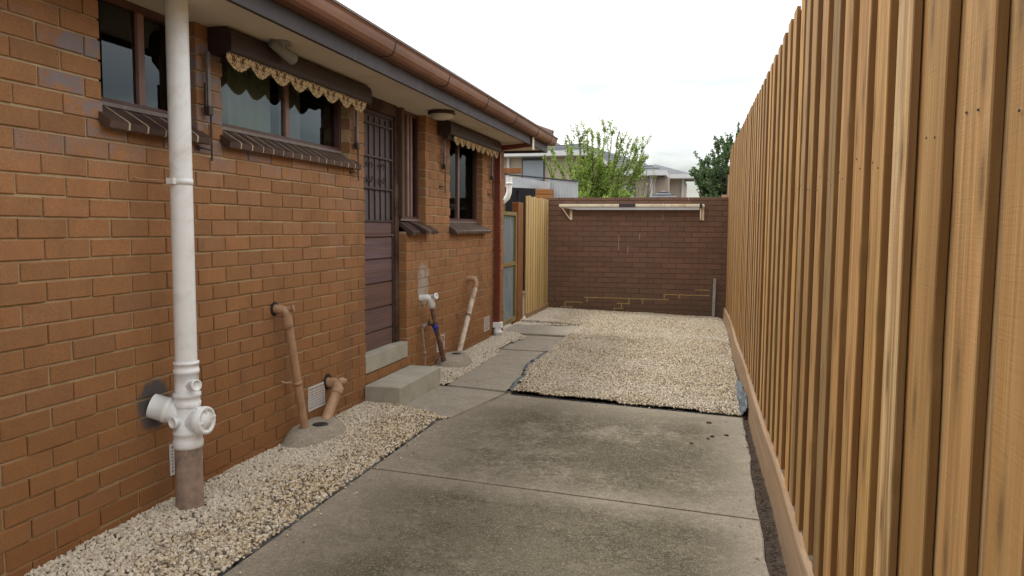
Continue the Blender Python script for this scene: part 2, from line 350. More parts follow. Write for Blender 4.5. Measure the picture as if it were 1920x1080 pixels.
M['zinc'] = plain('galvanised_sheet', (0.44, 0.47, 0.50), 0.45, 0.18, 2.2, metal=0.3, dirt=(0.33, 0.35, 0.38))
M['gatesheet'] = plain('blue_grey_sheet', (0.22, 0.285, 0.325), 0.45, 0.1, 4, metal=0.2, dirt=(0.28, 0.31, 0.33))
M['render'] = plain('beige_render', (0.44, 0.375, 0.31), 0.9, 0.05, 2)
M['roofgrey'] = plain('grey_roof_tile', (0.125, 0.13, 0.145), 0.7, 0.2, 3)
M['white'] = plain('white_trim', (0.60, 0.61, 0.62), 0.5, 0.05)
M['winblind'] = plain('pale_blind_behind_glass', (0.42, 0.50, 0.53), 0.25, 0.08, 1.5)
M['blindgrey'] = plain('grey_blind_behind_glass', (0.25, 0.29, 0.33), 0.25, 0.08, 1.5)
M['windark'] = plain('dark_window_frame', (0.05, 0.055, 0.06), 0.5, 0.2)
M['bark'] = plain('grey_brown_bark', (0.11, 0.085, 0.06), 0.9, 0.4, 10, bump=0.6)
M['leafA'] = leaf_mat('fresh_green_leaf', [(0.0, (0.16, 0.26, 0.035)), (0.35, (0.28, 0.43, 0.065)), (0.7, (0.42, 0.57, 0.11)), (1.0, (0.60, 0.70, 0.25))], 0.5)
M['leafB'] = leaf_mat('dark_green_leaf', [(0.0, (0.06, 0.12, 0.045)), (0.5, (0.12, 0.20, 0.075)), (1.0, (0.27, 0.36, 0.17))], 0.35)
M['leafC'] = leaf_mat('reddish_shoot', [(0.0, (0.11, 0.075, 0.05)), (1.0, (0.20, 0.13, 0.09))])
M['litter'] = plain('dry_litter', (0.085, 0.052, 0.03), 0.9, 0.6, 60)

# ------------------------------------------------------------------ mesh helpers
class MB:
    def __init__(s): s.v = []; s.f = []; s.smooth = []
    def add(s, vs, fs, smooth=False):
        k = len(s.v); s.v += [tuple(p) for p in vs]; s.f += [tuple(i + k for i in f) for f in fs]; s.smooth += [smooth] * len(fs); return s
    def box(s, x0, x1, y0, y1, z0, z1):
        v = [(x, y, z) for x in (x0, x1) for y in (y0, y1) for z in (z0, z1)]
        return s.add(v, [(0, 1, 3, 2), (4, 6, 7, 5), (0, 4, 5, 1), (2, 3, 7, 6), (0, 2, 6, 4), (1, 5, 7, 3)])
    def bbox(s, x0, x1, y0, y1, z0, z1, b=0.004):
        """box with chamfered edges"""
        bm = bmesh.new(); bmesh.ops.create_cube(bm, size=1)
        for v in bm.verts: v.co = Vector(((x0 + x1) / 2 + v.co.x * (x1 - x0), (y0 + y1) / 2 + v.co.y * (y1 - y0), (z0 + z1) / 2 + v.co.z * (z1 - z0)))
        bmesh.ops.bevel(bm, geom=bm.edges[:], offset=b, segments=2, affect='EDGES', profile=0.6)
        return s.bm(bm)
    def bm(s, bm, smooth=False, mat=None):
        if mat is not None: bm.transform(mat)
        bm.verts.index_update()
        s.add([v.co[:] for v in bm.verts], [tuple(v.index for v in f.verts) for f in bm.faces], smooth); bm.free(); return s
    def tube(s, pts, r, n=14, cap=True):
        pts = [Vector(p) for p in pts]; rs = r if isinstance(r, (list, tuple)) else [r] * len(pts)
        rings = []; t0 = (pts[1] - pts[0]).normalized(); a = t0.orthogonal().normalized()
        for i, p in enumerate(pts):
            t = (pts[min(i + 1, len(pts) - 1)] - pts[max(i - 1, 0)]).normalized()
            a = (a - t * a.dot(t)).normalized(); b = t.cross(a)
            rings.append([p + (a * math.cos(2 * math.pi * k / n) + b * math.sin(2 * math.pi * k / n)) * rs[i] for k in range(n)])
        v = [q for ring in rings for q in ring]; f = []
        for i in range(len(pts) - 1):
            for k in range(n): f.append((i * n + k, i * n + (k + 1) % n, (i + 1) * n + (k + 1) % n, (i + 1) * n + k))
        s.add(v, f, True)
        if cap: s.add(rings[0], [tuple(range(n))[::-1]]); s.add(rings[-1], [tuple(range(n))])
        return s
    def cyl(s, p, q, r, n=24): return s.tube([p, q], r, n)
    def lathe(s, c, axis, prof, n=28):
        """prof: list of (distance along axis, radius)"""
        c = Vector(c); ax = Vector(axis).normalized(); a = ax.orthogonal().normalized(); b = ax.cross(a)
        v = []; f = []
        for d, r in prof:
            for k in range(n):
                an = 2 * math.pi * k / n; v.append(c + ax * d + (a * math.cos(an) + b * math.sin(an)) * r)
        for i in range(len(prof) - 1):
            for k in range(n): f.append((i * n + k, i * n + (k + 1) % n, (i + 1) * n + (k + 1) % n, (i + 1) * n + k))
        s.add(v, f, True); return s
    def prism(s, poly, d0, d1, plane='xz'):
        """extrude a 2-d outline along the remaining axis"""
        def P(a, b, d):
            return {'xz': (a, d, b), 'yz': (d, a, b), 'xy': (a, b, d)}[plane]
        n = len(poly); v = [P(a, b, d0) for a, b in poly] + [P(a, b, d1) for a, b in poly]
        f = [tuple(range(n)), tuple(range(2 * n - 1, n - 1, -1))] + [(i, (i + 1) % n, n + (i + 1) % n, n + i) for i in range(n)]
        return s.add(v, f)
    def obj(s, name, m, parent=None, autosmooth=True):
        me = bpy.data.meshes.new(name); off = Vector(parent.location) if parent is not None else Vector((0, 0, 0))
        if parent is not None and parent.parent is not None: off = off + Vector(parent.parent.location)
        if parent is not None and parent.type == 'MESH':
            off = Vector((0, 0, 0)); p = parent
            while p is not None: off += Vector(p.location); p = p.parent
        me.from_pydata([tuple(Vector(p) - off) for p in s.v], [], s.f)
        me.polygons.foreach_set('use_smooth', s.smooth); me.materials.append(m)
        if name != 'pane' or len(s.v) > 8 or m not in (M.get('glass'), M.get('glass2')):
            b = bmesh.new(); b.from_mesh(me); bmesh.ops.recalc_face_normals(b, faces=b.faces[:]); b.to_mesh(me); b.free()
        o = bpy.data.objects.new(name, me); COL.objects.link(o)
        if parent is not None: o.parent = parent
        return o

def thing(name, loc, label, cat, group=None):
    o = bpy.data.objects.new(name, None); COL.objects.link(o); o.location = loc; o.empty_display_size = 0.1
    o['label'] = label; o['category'] = cat
    if group: o['group'] = group
    return o
def tag(o, label, cat, group=None):
    o['label'] = label; o['category'] = cat
    if group: o['group'] = group
    return o
def struct(o): o['kind'] = 'structure'; return o
def arc(p0, p1, p2, n=6):
    """quadratic curve points through a bend"""
    p0, p1, p2 = map(Vector, (p0, p1, p2)); return [p0 * (1 - t) ** 2 + p1 * 2 * t * (1 - t) + p2 * t * t for t in [i / n for i in range(n + 1)]]

W = -2.58                       # outer face of the house wall
WALL_END = 9.80
def gz(x): return -1.42 - 0.026 * (x + 2.3)   # ground falls slightly towards the timber fence

# ------------------------------------------------------------------ ground and slabs
struct(MB().add([(-300, -200, -1.56), (300, -200, -1.56), (300, 400, -1.56), (-300, 400, -1.56)], [(0, 1, 2, 3)]).obj('ground', M['earth']))

def slab(poly, name, mat, th=0.09, dz=0.0, bev=0.008):
    """concrete slab from a plan outline, with worn rounded arrises"""
    bm = bmesh.new()
    vs = [bm.verts.new((x, y, gz(x) + dz)) for x, y in poly]
    f = bm.faces.new(vs); r = bmesh.ops.extrude_face_region(bm, geom=[f])
    for g in r['geom']:
        if isinstance(g, bmesh.types.BMVert): g.co.z -= th
    bmesh.ops.recalc_face_normals(bm, faces=bm.faces[:])
    ed = [e for e in bm.edges if all(v.co.z > gz(v.co.x) + dz - th * 0.5 for v in e.verts)]
    bmesh.ops.bevel(bm, geom=ed, offset=bev, segments=2, affect='EDGES')
    return struct(MB().bm(bm).obj(name, mat))
def wob(a, b, n, amp, seed):
    rr = random.Random(seed); out = []
    for i in range(n + 1):
        t = i / n; w = amp * (rr.random() - 0.5) if 0 < i < n else 0
        out.append((a[0] + (b[0] - a[0]) * t + w, a[1] + (b[1] - a[1]) * t + w * 0.5))
    return out
J = lambda x: 4.092 - (x + 1.88) * 0.0415       # control joint across the drive
slab([(-1.885, -1.5), *wob((0.300, -1.5), (0.312, J(0.31) - .003), 24, 0.018, 3), (-1.885, J(-1.885) - .003)], 'driveway_slab', M['slab'], bev=0.006)
slab([(-1.885, J(-1.885) + .003), *wob((0.314, J(0.31) + .003), (0.335, 6.20), 14, 0.02, 4), (-1.575, 6.285), (-1.60, 6.34), *wob((-1.62, 6.345), (-1.80, 5.36), 4, 0.01, 2), (-1.88, 5.30)], 'driveway_slab', M['slab'], bev=0.006)
slab([(-2.40, 5.44), (-1.885, 5.335), (-1.815, 5.365), (-1.632, 6.34), (-1.87, 6.375), (-2.40, 6.40)], 'path_slab', M['path'], dz=0.001)
slab([(-2.215, 6.43), (-1.60, 6.385), (-1.66, 7.0), (-1.66, 7.8), (-1.64, 8.55), (-2.27, 8.48), (-2.215, 7.9)], 'path_slab', M['path'], dz=0.004)
slab([(-2.45, 8.555), (-1.64, 8.645), (-1.66, 9.83), (-2.56, 9.74), (-2.5, 9.3)], 'path_slab', M['path'], dz=-0.004)
slab([(-2.78, 9.82), (-1.66, 9.925), (-1.66, 10.95), (-2.78, 10.62)], 'path_slab', M['path'], dz=0.006)
# dark soil seam along the fence
sm = MB(); nx = 6; ny = 160
for j in range(ny):
    for i in range(nx):
        x = 0.27 + 0.16 * i / (nx - 1); y = -1.5 + 14.4 * j / (ny - 1)
        sm.v.append((x, y, gz(x) - 0.018 + 0.012 * mnoise.noise(Vector((x * 25, y * 9, 0)))))
for j in range(ny - 1):
    for i in range(nx - 1):
        a = j * nx + i; sm.f.append((a, a + 1, a + nx + 1, a + nx)); sm.smooth.append(True)
struct(sm.obj('soil_strip', M['soil']))

# ------------------------------------------------------------------ gravel
def inside(x, y, poly):
    c = False; j = len(poly) - 1
    for i in range(len(poly)):
        xi, yi = poly[i]; xj, yj = poly[j]
        if (yi > y) != (yj > y) and x < (xj - xi) * (y - yi) / (yj - yi) + xi: c = not c
        j = i
    return c
def gravel(name, poly, dens, size, lift, mat, seed, fill=None):
    xs = [p[0] for p in poly]; ys = [p[1] for p in poly]; st = 0.035; mb = MB(); idx = {}
    def vid(i, j):
        if (i, j) not in idx:
            x = min(xs) + i * st; y = min(ys) + j * st
            h = lift(x, y) + 0.010 * mnoise.noise(Vector((x * 3, y * 3, seed))) + 0.005 * mnoise.noise(Vector((x * 11, y * 11, seed)))
            idx[(i, j)] = len(mb.v); mb.v.append((x, y, gz(x) + h))
        return idx[(i, j)]
    for i in range(int((max(xs) - min(xs)) / st) + 1):
        for j in range(int((max(ys) - min(ys)) / st) + 1):
            if inside(min(xs) + (i + .5) * st, min(ys) + (j + .5) * st, poly):
                mb.f.append((vid(i, j), vid(i + 1, j), vid(i + 1, j + 1), vid(i, j + 1))); mb.smooth.append(True)
    o = mb.obj(name, M['bed']); o['kind'] = 'stuff'
    g = bpy.data.node_groups.new(name + '_scatter', 'GeometryNodeTree')
    g.interface.new_socket('Geometry', in_out='INPUT', socket_type='NodeSocketGeometry'); g.interface.new_socket('Geometry', in_out='OUTPUT', socket_type='NodeSocketGeometry')
    A = g.nodes.new; K = g.links.new
    gi = A('NodeGroupInput'); go = A('NodeGroupOutput'); jn = A('GeometryNodeJoinGeometry'); K(gi.outputs[0], jn.inputs[0])
    for v in range(3):
        d = A('GeometryNodeDistributePointsOnFaces'); d.inputs['Density'].default_value = dens / 3; d.inputs['Seed'].default_value = seed * 10 + v; K(gi.outputs[0], d.inputs[0])
        ico = A('GeometryNodeMeshIcoSphere'); ico.inputs['Radius'].default_value = 0.5; ico.inputs['Subdivisions'].default_value = 2 if dens > 6000 else 1
        nz = A('ShaderNodeTexNoise'); nz.inputs['Scale'].default_value = 1.7; nz.noise_dimensions = '4D'; nz.inputs['W'].default_value = v * 7.3 + seed
        sb = A('ShaderNodeVectorMath'); sb.operation = 'SUBTRACT'; sb.inputs[1].default_value = (.5, .5, .5); K(nz.outputs[1], sb.inputs[0])
        ml = A('ShaderNodeVectorMath'); ml.operation = 'SCALE'; ml.inputs['Scale'].default_value = 1.1; K(sb.outputs[0], ml.inputs[0])
        sp = A('GeometryNodeSetPosition'); K(ico.outputs[0], sp.inputs['Geometry']); K(ml.outputs[0], sp.inputs['Offset'])
        sm_ = A('GeometryNodeSetMaterial'); sm_.inputs['Material'].default_value = mat; K(sp.outputs[0], sm_.inputs[0])
        ss = A('GeometryNodeSetShadeSmooth'); ss.inputs['Shade Smooth'].default_value = False; K(sm_.outputs[0], ss.inputs[0])
        rr = A('FunctionNodeRandomValue'); rr.data_type = 'FLOAT_VECTOR'; rr.inputs[0].default_value = (0, 0, 0); rr.inputs[1].default_value = (6.28, 6.28, 6.28); rr.inputs['Seed'].default_value = v
        rs = A('FunctionNodeRandomValue'); rs.data_type = 'FLOAT_VECTOR'; rs.inputs[0].default_value = (size * .55, size * .55, size * .40); rs.inputs[1].default_value = (size * 1.6, size * 1.25, size * .9); rs.inputs['Seed'].default_value = v + 9
        ip = A('GeometryNodeInstanceOnPoints'); K(d.outputs[0], ip.inputs['Points']); K(ss.outputs[0], ip.inputs['Instance']); K(rr.outputs[0], ip.inputs['Rotation']); K(rs.outputs[0], ip.inputs['Scale'])
        K(ip.outputs[0], jn.inputs[0])
    K(jn.outputs[0], go.inputs[0])
    md = o.modifiers.new('scatter', 'NODES'); md.node_group = g
    return o
def lift_a(x, y):
    e = min(1.0, max(0.0, (-1.885 - x) / 0.10)); return 0.004 + 0.022 * e
def lift_b(x, y):
    e = min(1.0, max(0.0, min((0.34 - x) / 0.10, (y - 6.16) / 0.12, (x + 1.78) / 0.12 if y < 11.0 else 1)))
    return 0.006 + 0.028 * e
gravel('gravel_strip', [(-2.59, -1.2), (-1.895, -1.2), (-1.885, 5.27), (-1.80, 5.32), (-1.90, 5.36), (-2.26, 5.47), (-2.26, 5.56), (-2.59, 5.56)], 7500, 0.0165, lift_a, M['stone'], 1)
gravel('gravel_by_path', [(-2.59, 6.40), (-2.25, 6.40), (-2.205, 6.6), (-2.20, 7.6), (-2.215, 8.15), (-2.27, 8.5), (-2.28, 8.9), (-2.23, 9.2), (-2.20, 9.55), (-2.38, 9.73), (-2.59, 9.8)], 5800, 0.0170, lambda x, y: 0.007 + 0.024 * min(1, max(0, (-2.24 - x) / .12)), M['stone2'], 2)
gravel('gravel_yard', [(-1.56, 6.305), (0.33, 6.205), (0.345, 9), (0.36, 12.9), (-2.64, 12.9), (-2.66, 10.66), (-2.45, 10.70), (-1.70, 10.95), (-1.72, 10.0), (-1.70, 8.6), (-1.705, 8.0), (-1.70, 7.5), (-1.62, 7.0)], 5200, 0.0175, lift_b, M['stone2'], 3)
# stray stones kicked on to the concrete
st = MB(); rr = random.Random(5)
for k in range(95):
    t = rr.random()
    if t < .5: x = -1.885 + abs(rr.gauss(0, .05)); y = rr.uniform(2.4, 5.3)
    elif t < .75: x = rr.uniform(-1.5, .3); y = 6.24 - abs(rr.gauss(0, .05))
    else: x = rr.uniform(-2.2, -1.7); y = rr.uniform(6.5, 10)
    bm = bmesh.new(); bmesh.ops.create_icosphere(bm, subdivisions=1, radius=rr.uniform(.004, .008))
    for v in bm.verts: v.co *= rr.uniform(.7, 1.2)
    st.bm(bm, mat=Matrix.Translation((x, y, gz(x) + .006)))
o = st.obj('stray_gravel', M['stone']); o['kind'] = 'stuff'

# ------------------------------------------------------------------ brick laying
def lay(mb, mo, a0, a1, rows, joint0, face, depth, openings, put, z_of, rr, rake=0.007, mb2=None):
    """lay stretcher bricks from a0 to a1 along the wall; openings: (a0, a1, z0, z1)"""
    for m in rows:
        zt, zb = z_of(m) , z_of(m) 
        z0 = z_of(m) + 0.005; z1 = z_of(m) + 0.081
        u = joint0 + (0.12 if m % 2 else 0.0)
        k = math.floor((a0 - u) / 0.24)
        while u + k * 0.24 < a1:
            s0 = max(a0, u + k * 0.24 + 0.005); s1 = min(a1, u + k * 0.24 + 0.235); k += 1
            segs = [(s0, s1)]
            zc = (z0 + z1) / 2
            for (o0, o1, oz0, oz1) in openings:
                if oz0 < zc < oz1:
                    ns = []
                    for p, q in segs:
                        if q <= o0 or p >= o1: ns.append((p, q)); continue
                        if p < o0: ns.append((p, o0))
                        if q > o1: ns.append((o1, q))
                    segs = ns
            for p, q in segs:
                if q - p < 0.02: continue
                j = [rr.uniform(-.0024, .0024) for _ in range(6)]
                put(mb, p + j[0], q + j[1], z0 + j[2], z1 + j[3], face + j[4], depth)
def put_x(mb, p, q, z0, z1, x, d):
    """brick whose face looks along +x"""
    b = 0.0028
    def ring(xx, i): return [(xx, p + i, z0 + i), (xx, q - i, z0 + i), (xx, q - i, z1 - i), (xx, p + i, z1 - i)]
    v = ring(x - d, 0) + ring(x - b, 0) + ring(x, b)
    f = []
    for r in (0, 4):
        for k in range(4): f.append((r + k, r + (k + 1) % 4, r + 4 + (k + 1) % 4, r + 4 + k))
    f.append((8, 9, 10, 11)); mb.add(v, f)
def put_ny(mb, p, q, z0, z1, y, d):
    """brick whose face looks along -y (towards the camera)"""
    b = 0.003
    def ring(yy, i): return [(p + i, yy, z0 + i), (q - i, yy, z0 + i), (q - i, yy, z1 - i), (p + i, yy, z1 - i)]
    v = ring(y + d, 0) + ring(y + b, 0) + ring(y, b); f = []
    for r in (0, 4):
        for k in range(4): f.append((r + k, r + (k + 1) % 4, r + 4 + (k + 1) % 4, r + 4 + k))
    f.append((8, 9, 10, 11)); mb.add(v, f)

# ------------------------------------------------------------------ the house
house = thing('brick_house', (-5.5, 4.5, -1.45), 'orange-brown brick house with dark gutter, cream eaves and a purple-brown security door', 'house')
zc_ = lambda m: 0.026 - 0.086 * m
OPEN = [(2.86, 3.51, 0.458, 2), (3.73, 5.28, 0.458, 2), (5.53, 6.39, -1.175, 2), (6.38, 6.88, -0.04, 2), (7.60, 8.80, -0.04, 2)]
rr = random.Random(11)
bk = MB()
lay(bk, None, -1.2, 5.53, range(-12, 19), 2.528, W, 0.115, OPEN[:2], put_x, zc_, rr)
lay(bk, None, 6.39, WALL_END, range(-12, 19), 6.39 - 0.005, W, 0.115, OPEN[3:], put_x, zc_, rr)
lay(bk, None, 5.53, 6.39, range(14, 19), 2.528, W, 0.115, [(5.53, 6.39, -1.175, 2)], put_x, zc_, rr)
# end wall of the house, round the corner
rr2 = random.Random(12)
def put_py(mb, p, q, z0, z1, y, d): put_ny(mb, p, q, z0, z1, 0, d); n = 12; mb.v[-n:] = [(a, y - b, c) for a, b, c in mb.v[-n:]]
lay(bk, None, -6.5, W - 0.12, range(-12, 19), -2.70, WALL_END, 0.1, [], put_py, zc_, rr2)
bk.obj('brickwork', M['brick'], house)
mo = MB(); r_ = 0.0085; xb = W - 0.125; xf = W - r_
zt, zbm = 1.06, -1.56
def mbox(y0, y1, z0, z1): mo.box(xb, xf, y0, y1, z0, z1)
g = 0.006
mbox(-1.2, 2.86 - g, zbm, zt); mbox(2.86 - g, 3.51 + g, zbm, 0.458 - g); mbox(3.51 + g, 3.73 - g, zbm, zt); mbox(3.73 - g, 5.28 + g, zbm, .458 - g); mbox(5.28 + g, 5.53 - g, zbm, zt)
mbox(5.53 - g, 6.39 + g, zbm, -1.175 - g); mbox(6.39 + g, 6.88 + g, zbm, -.046); mbox(6.88 + g, 7.60 - g, zbm, zt); mbox(7.60 - g, 8.80 + g, zbm, -.046); mbox(8.80 + g, WALL_END - g, zbm, zt)
mo.box(-6.5, xb, WALL_END - .1, WALL_END - .007, zbm, zt)
mo.obj('mortar', M['mortar'], house)
# dark rooms behind the openings, closed on every side
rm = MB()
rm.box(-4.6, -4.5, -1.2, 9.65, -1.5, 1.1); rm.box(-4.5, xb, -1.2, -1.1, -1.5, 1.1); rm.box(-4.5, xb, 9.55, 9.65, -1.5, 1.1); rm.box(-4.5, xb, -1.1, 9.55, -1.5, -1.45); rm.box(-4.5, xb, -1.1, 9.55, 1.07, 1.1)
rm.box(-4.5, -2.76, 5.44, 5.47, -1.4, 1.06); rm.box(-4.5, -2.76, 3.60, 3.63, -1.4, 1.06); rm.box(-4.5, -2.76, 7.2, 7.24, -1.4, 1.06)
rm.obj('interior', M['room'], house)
# eaves
ZS = 1.047
ea = MB(); ea.box(-2.75, -2.125, -1.3, 9.46, ZS, ZS + .012); ea.box(-6.5, -2.125, 9.46, 9.49, 1.0, ZS + .03); ea.obj('soffit', M['soffit'], house)
en = MB(); en.box(-2.60, -2.125, 9.49, 10.28, ZS, ZS + .012); en.box(-6.5, -2.60, WALL_END, 10.28, ZS, ZS + .012); en.obj('soffit', M['soffit'], house)
fa = MB(); fa.bbox(-2.125, -2.10, -1.3, 10.30, 1.012, 1.185, .003); fa.box(-6.5, -2.125, 10.28, 10.30, 1.012, 1.2)
fa.obj('fascia', M['fascia'], house)
# gutter: ogee section swept along y
sec = [(-2.097, 1.185), (-2.097, 1.110), (-2.03, 1.108), (-2.008, 1.118), (-1.992, 1.140), (-1.984, 1.165), (-1.978, 1.188), (-1.970, 1.200), (-1.976, 1.2065), (-1.986, 1.200), (-1.992, 1.188), (-1.998, 1.165), (-2.006, 1.142), (-2.02, 1.126), (-2.035, 1.116), (-2.090, 1.116), (-2.090, 1.185)]
gu = MB(); ys = [-1.3, 1.1, 3.2, 3.203, 4.9, 6.1, 7.4, 9.0, 10.36]
for a, b in zip(ys[:-1], ys[1:]): gu.prism(sec, a + .0005, b - .0005, 'xz')
gu.prism(sec[:9] + [(-2.09, 1.2)], 10.36, 10.364, 'xz')
gobj = gu.obj('gutter', M['gutter'], house)
lip = MB(); lip.tube([(-1.973, -1.3, 1.2085), (-1.973, 10.364, 1.2085)], .0062, 8); lip.obj('gutter_lip', M['gutterin'], gobj)
for y in (4.73, 5.82, 6.94, 8.05, 9.17, 9.98):
    br = MB(); br.prism([(p[0] + (.004 if p[0] > -2.05 else 0), p[1] - (.004 if p[1] < 1.15 else -.004)) for p in sec[1:9]] + [(-2.0, 1.19), (-2.03, 1.12)], y, y + .012, 'xz'); br.obj('gutter_clip', M['gutterin'], gobj)
# tiled roof
rf = MB()
for c in range(9):
    x0 = -2.02 - c * .33; z0 = 1.235 + c * .115
    rf.box(x0 - .36, x0, -1.4, 10.34, z0 - .004, z0 + .018)
    rf.v[-8:] = [(x, y, z + (x0 - x) * .35) for x, y, z in rf.v[-8:]]
rfo = rf.obj('roof', M['tile'], house)
vg = MB()
for c in range(7):
    x0 = -2.03 - c * .33; z0 = 1.235 + c * .115
    vg.tube([(x0, 10.25, z0 + .015), (x0 - .36, 10.25, z0 + .155)], [.06, .05], 14)
vg.obj('verge_tile', M['tile'], rfo)

# door
door = MB()
dx = -2.665
mesh_z0, mesh_z1 = -0.075, 0.945
md_ = MB(); md_.box(dx - .03, dx - .018, 5.50, 6.30, mesh_z0, mesh_z1)
drs = md_.obj('door', M['meshscreen'], house)
pn = MB()
zl = [-1.03, -0.88, -0.685, -0.475, -0.272, -0.085]
for a, b in zip(zl[:-1], zl[1:]):
    pn.bbox(dx - .022, dx - .004, 5.50, 6.285, a + .002, b - .010, .004)
pn.obj('lower_boards', M['doorwood'], drs)
ri = MB()
ri.bbox(dx - .02, dx + .008, 5.50, 6.29, -0.085, -0.068, .002)
ri.bbox(dx - .022, dx - .0045, 5.50, 6.29, -0.066, 0.035, .002)
ri.obj('rail', M['doorwood'], drs)
ri = MB(); ri.box(dx - .03, dx - .016, 5.50, 6.29, -1.03, -.086); ri.obj('backing', M['darkmetal'], drs)
gr = MB()
for z in (0.045, 0.314, 0.574, 0.84): gr.box(dx - .006, dx + .006, 5.5, 6.29, z - .007, z + .007)
for k in range(7): y = 5.60 + k * .112; gr.box(dx - .016, dx - .0065, y - .005, y + .005, 0.038, 0.90)
for y in (5.80, 6.045):
    for s, z in ((1, .50), (-1, .39)):
        for q in (-1, 1):
            pts = [(dx + .002, y + q * (.030 - .024 * math.cos(t)), z + s * .026 * math.sin(t)) for t in [i * .5 for i in range(9)]]
            gr.tube(pts, .0055, 6)
gr.box(dx - .016, dx + .005, 6.262, 6.295, -1.03, .945); gr.box(dx - .016, dx + .005, 5.5, 6.262, .915, .945)
gr.obj('security_grille', M['darkmetal'], drs)
fr = MB(); fr.box(-2.72, -2.648, 6.30, 6.378, -1.03, 1.046); fr.box(-2.72, -2.628, 5.46, 6.30, .948, 1.046)
fr.obj('door_frame', M['jamb'], house)
fr2 = MB(); fr2.box(-2.72, -2.652, 6.379, 6.388, -1.03, .08); fr2.box(-2.72, -2.615, 6.378, 6.442, .08, 1.046); fr2.obj('mullion', M['framewood'] if False else wood_mat('weathered_mullion', (0.20, 0.145, 0.10), (0.10, 0.062, 0.042), knots=False), house)
# dark infill between the lower door frame and the side brick
th = MB(); th.bbox(-2.74, W + .006, 5.523, 6.397, -1.172, -1.032, .006); th.obj('door_sill', M['step'], house)
# window between door and pillar: head over all openings
def window(y0, y1, z0, z1, mulls, name='window', xw=-2.665, curtains=(), gm='glass'):
    f = MB(); t = .038
    f.bbox(xw - .04, xw + .012, y0, y0 + t, z0, z1, .003); f.bbox(xw - .04, xw + .012, y1 - t, y1, z0, z1, .003)
    f.box(xw - .04, xw + .010, y0 + t, y1 - t, z0, z0 + t * .8); f.box(xw - .04, xw + .010, y0 + t, y1 - t, z1 - t, z1)
    o = f.obj(name, M['winframe'], house)
    s = MB()
    for y in mulls: s.bbox(xw - .038, xw + .006, y - .022, y + .022, z0 + t * .8, z1 - t, .003)
    s.obj('mullion', M['winbead'], o)
    p = MB(); cuts = [y0 + t] + list(mulls) + [y1 - t]
    for i, (a, b) in enumerate(zip(cuts[:-1], cuts[1:])):
        xx = xw - .012 - .012 * (i % 2); p.add([(xx, a, z0 + .02), (xx, b, z0 + .02), (xx, b, z1 - .02), (xx, a, z1 - .02)], [(0, 1, 2, 3)])
    p.obj('pane', M[gm], o)
    for (a, b, c, d, m) in curtains:
        cu = MB(); n = 40
        for i in range(n + 1):
            y = a + (b - a) * i / n; xx = xw - .10 + .009 * math.sin(y * 55) + .004 * math.sin(y * 23)
            cu.v += [(xx, y, c), (xx, y, d)]
            if i: k = 2 * i; cu.f.append((k - 2, k, k + 1, k - 1)); cu.smooth.append(True)
        cu.obj('curtain', M[m], o)
    return o
window(2.84, 3.53, .545, 1.05, (3.21,), curtains=())
window(3.72, 5.29, .545, 1.05, (4.54,), curtains=((4.05, 4.50, .5, 1.04, 'curtain'), (3.70, 4.05, .5, 1.04, 'blind'), (4.60, 4.90, .5, 1.04, 'blind')))
window(6.442, 6.895, .060, 1.05, (6.64, 6.72), gm='glass2')
window(7.59, 8.81, .060, 1.05, (8.13,), gm='glass2')
hd = MB(); hd.box(-2.70, -2.60, 5.28, 5.54, 1.049, 1.056); 
# brick sills: each brick its own island on a cream bed
def sill(y0, y1, zin, zout, xo, broken=False, th=.036):
    s = MB(); m = MB(); n = max(1, round((y1 - y0) / .112)); w = (y1 - y0) / n; rr = random.Random(int(y0 * 100))
    for i in range(n):
        a = y0 + i * w + .0045; b = y0 + (i + 1) * w - .0045; j = rr.uniform(-.0012, .0012); xo_ = xo + rr.uniform(-.002, .002)
        if broken and i < 2: xo_ -= .05; j -= .012
        s.prism([(-2.655, zin + j), (xo_ - .010, zout + .003 + j), (xo_, zout - .006 + j), (xo_ - .004, zout - th + j), (xo_ - .02, zout - th - .004 + j), (-2.655, zin - th + j)], a, b, 'xz')
    for i in range(1, n):
        if broken and i < 3: continue
        a = y0 + i * w - .0045; b = a + .009; e_ = .0006 if not broken else -.001
        m.prism([(-2.655, zin + e_), (xo - .010, zout + .003 + e_), (xo + e_, zout - .006), (xo - .004 + e_, zout - th), (xo - .02, zout - th - .003), (-2.655, zin - th)], a, b, 'xz')
    nb = len(s.f); s.add(m.v, m.f); o = s.obj('window_sill', M['sillbrick'], house); o.data.materials.append(M['sillmortar'])
    for k in range(nb, len(o.data.polygons)): o.data.polygons[k].material_index = 1
    e = MB(); e.box(-2.657, -2.640, y0 + .02, y1 - .03, zin - .004, zin + .014); e.obj('sill_flashing', M['alum'], o)
sill(2.83, 3.545, .540, .458, -2.515); sill(3.70, 5.36, .540, .462, -2.520)
sill(6.39, 6.93, .055, -.030, -2.47, True); sill(7.56, 8.93, .048, -.040, -2.505, th=.032)

# air vents set in the brickwork
def vent(y0, z0, w=.23, h=.160, holes=(11, 8), slats=False):
    x = W + .004; b = MB(); b.box(x - .02, x - .008, y0, y0 + w, z0, z0 + h); o = b.obj('air_vent', M['black'], house)
    f = MB(); t = .012
    f.box(x - .012, x, y0, y0 + w, z0, z0 + t); f.box(x - .012, x, y0, y0 + w, z0 + h - t, z0 + h); f.box(x - .012, x, y0, y0 + t, z0 + t, z0 + h - t); f.box(x - .012, x, y0 + w - t, y0 + w, z0 + t, z0 + h - t)
    for i in range(1, holes[1]): z = z0 + t + (h - 2 * t) * i / holes[1]; f.box(x - .010, x - .002, y0 + t, y0 + w - t, z - .0035, z + .0035)
    if not slats:
        for i in range(1, holes[0]): y = y0 + t + (w - 2 * t) * i / holes[0]; f.box(x - .010, x - .003, y - .0035, y + .0035, z0 + t, z0 + h - t)
    f.obj('vent_grid', M['white'], o)
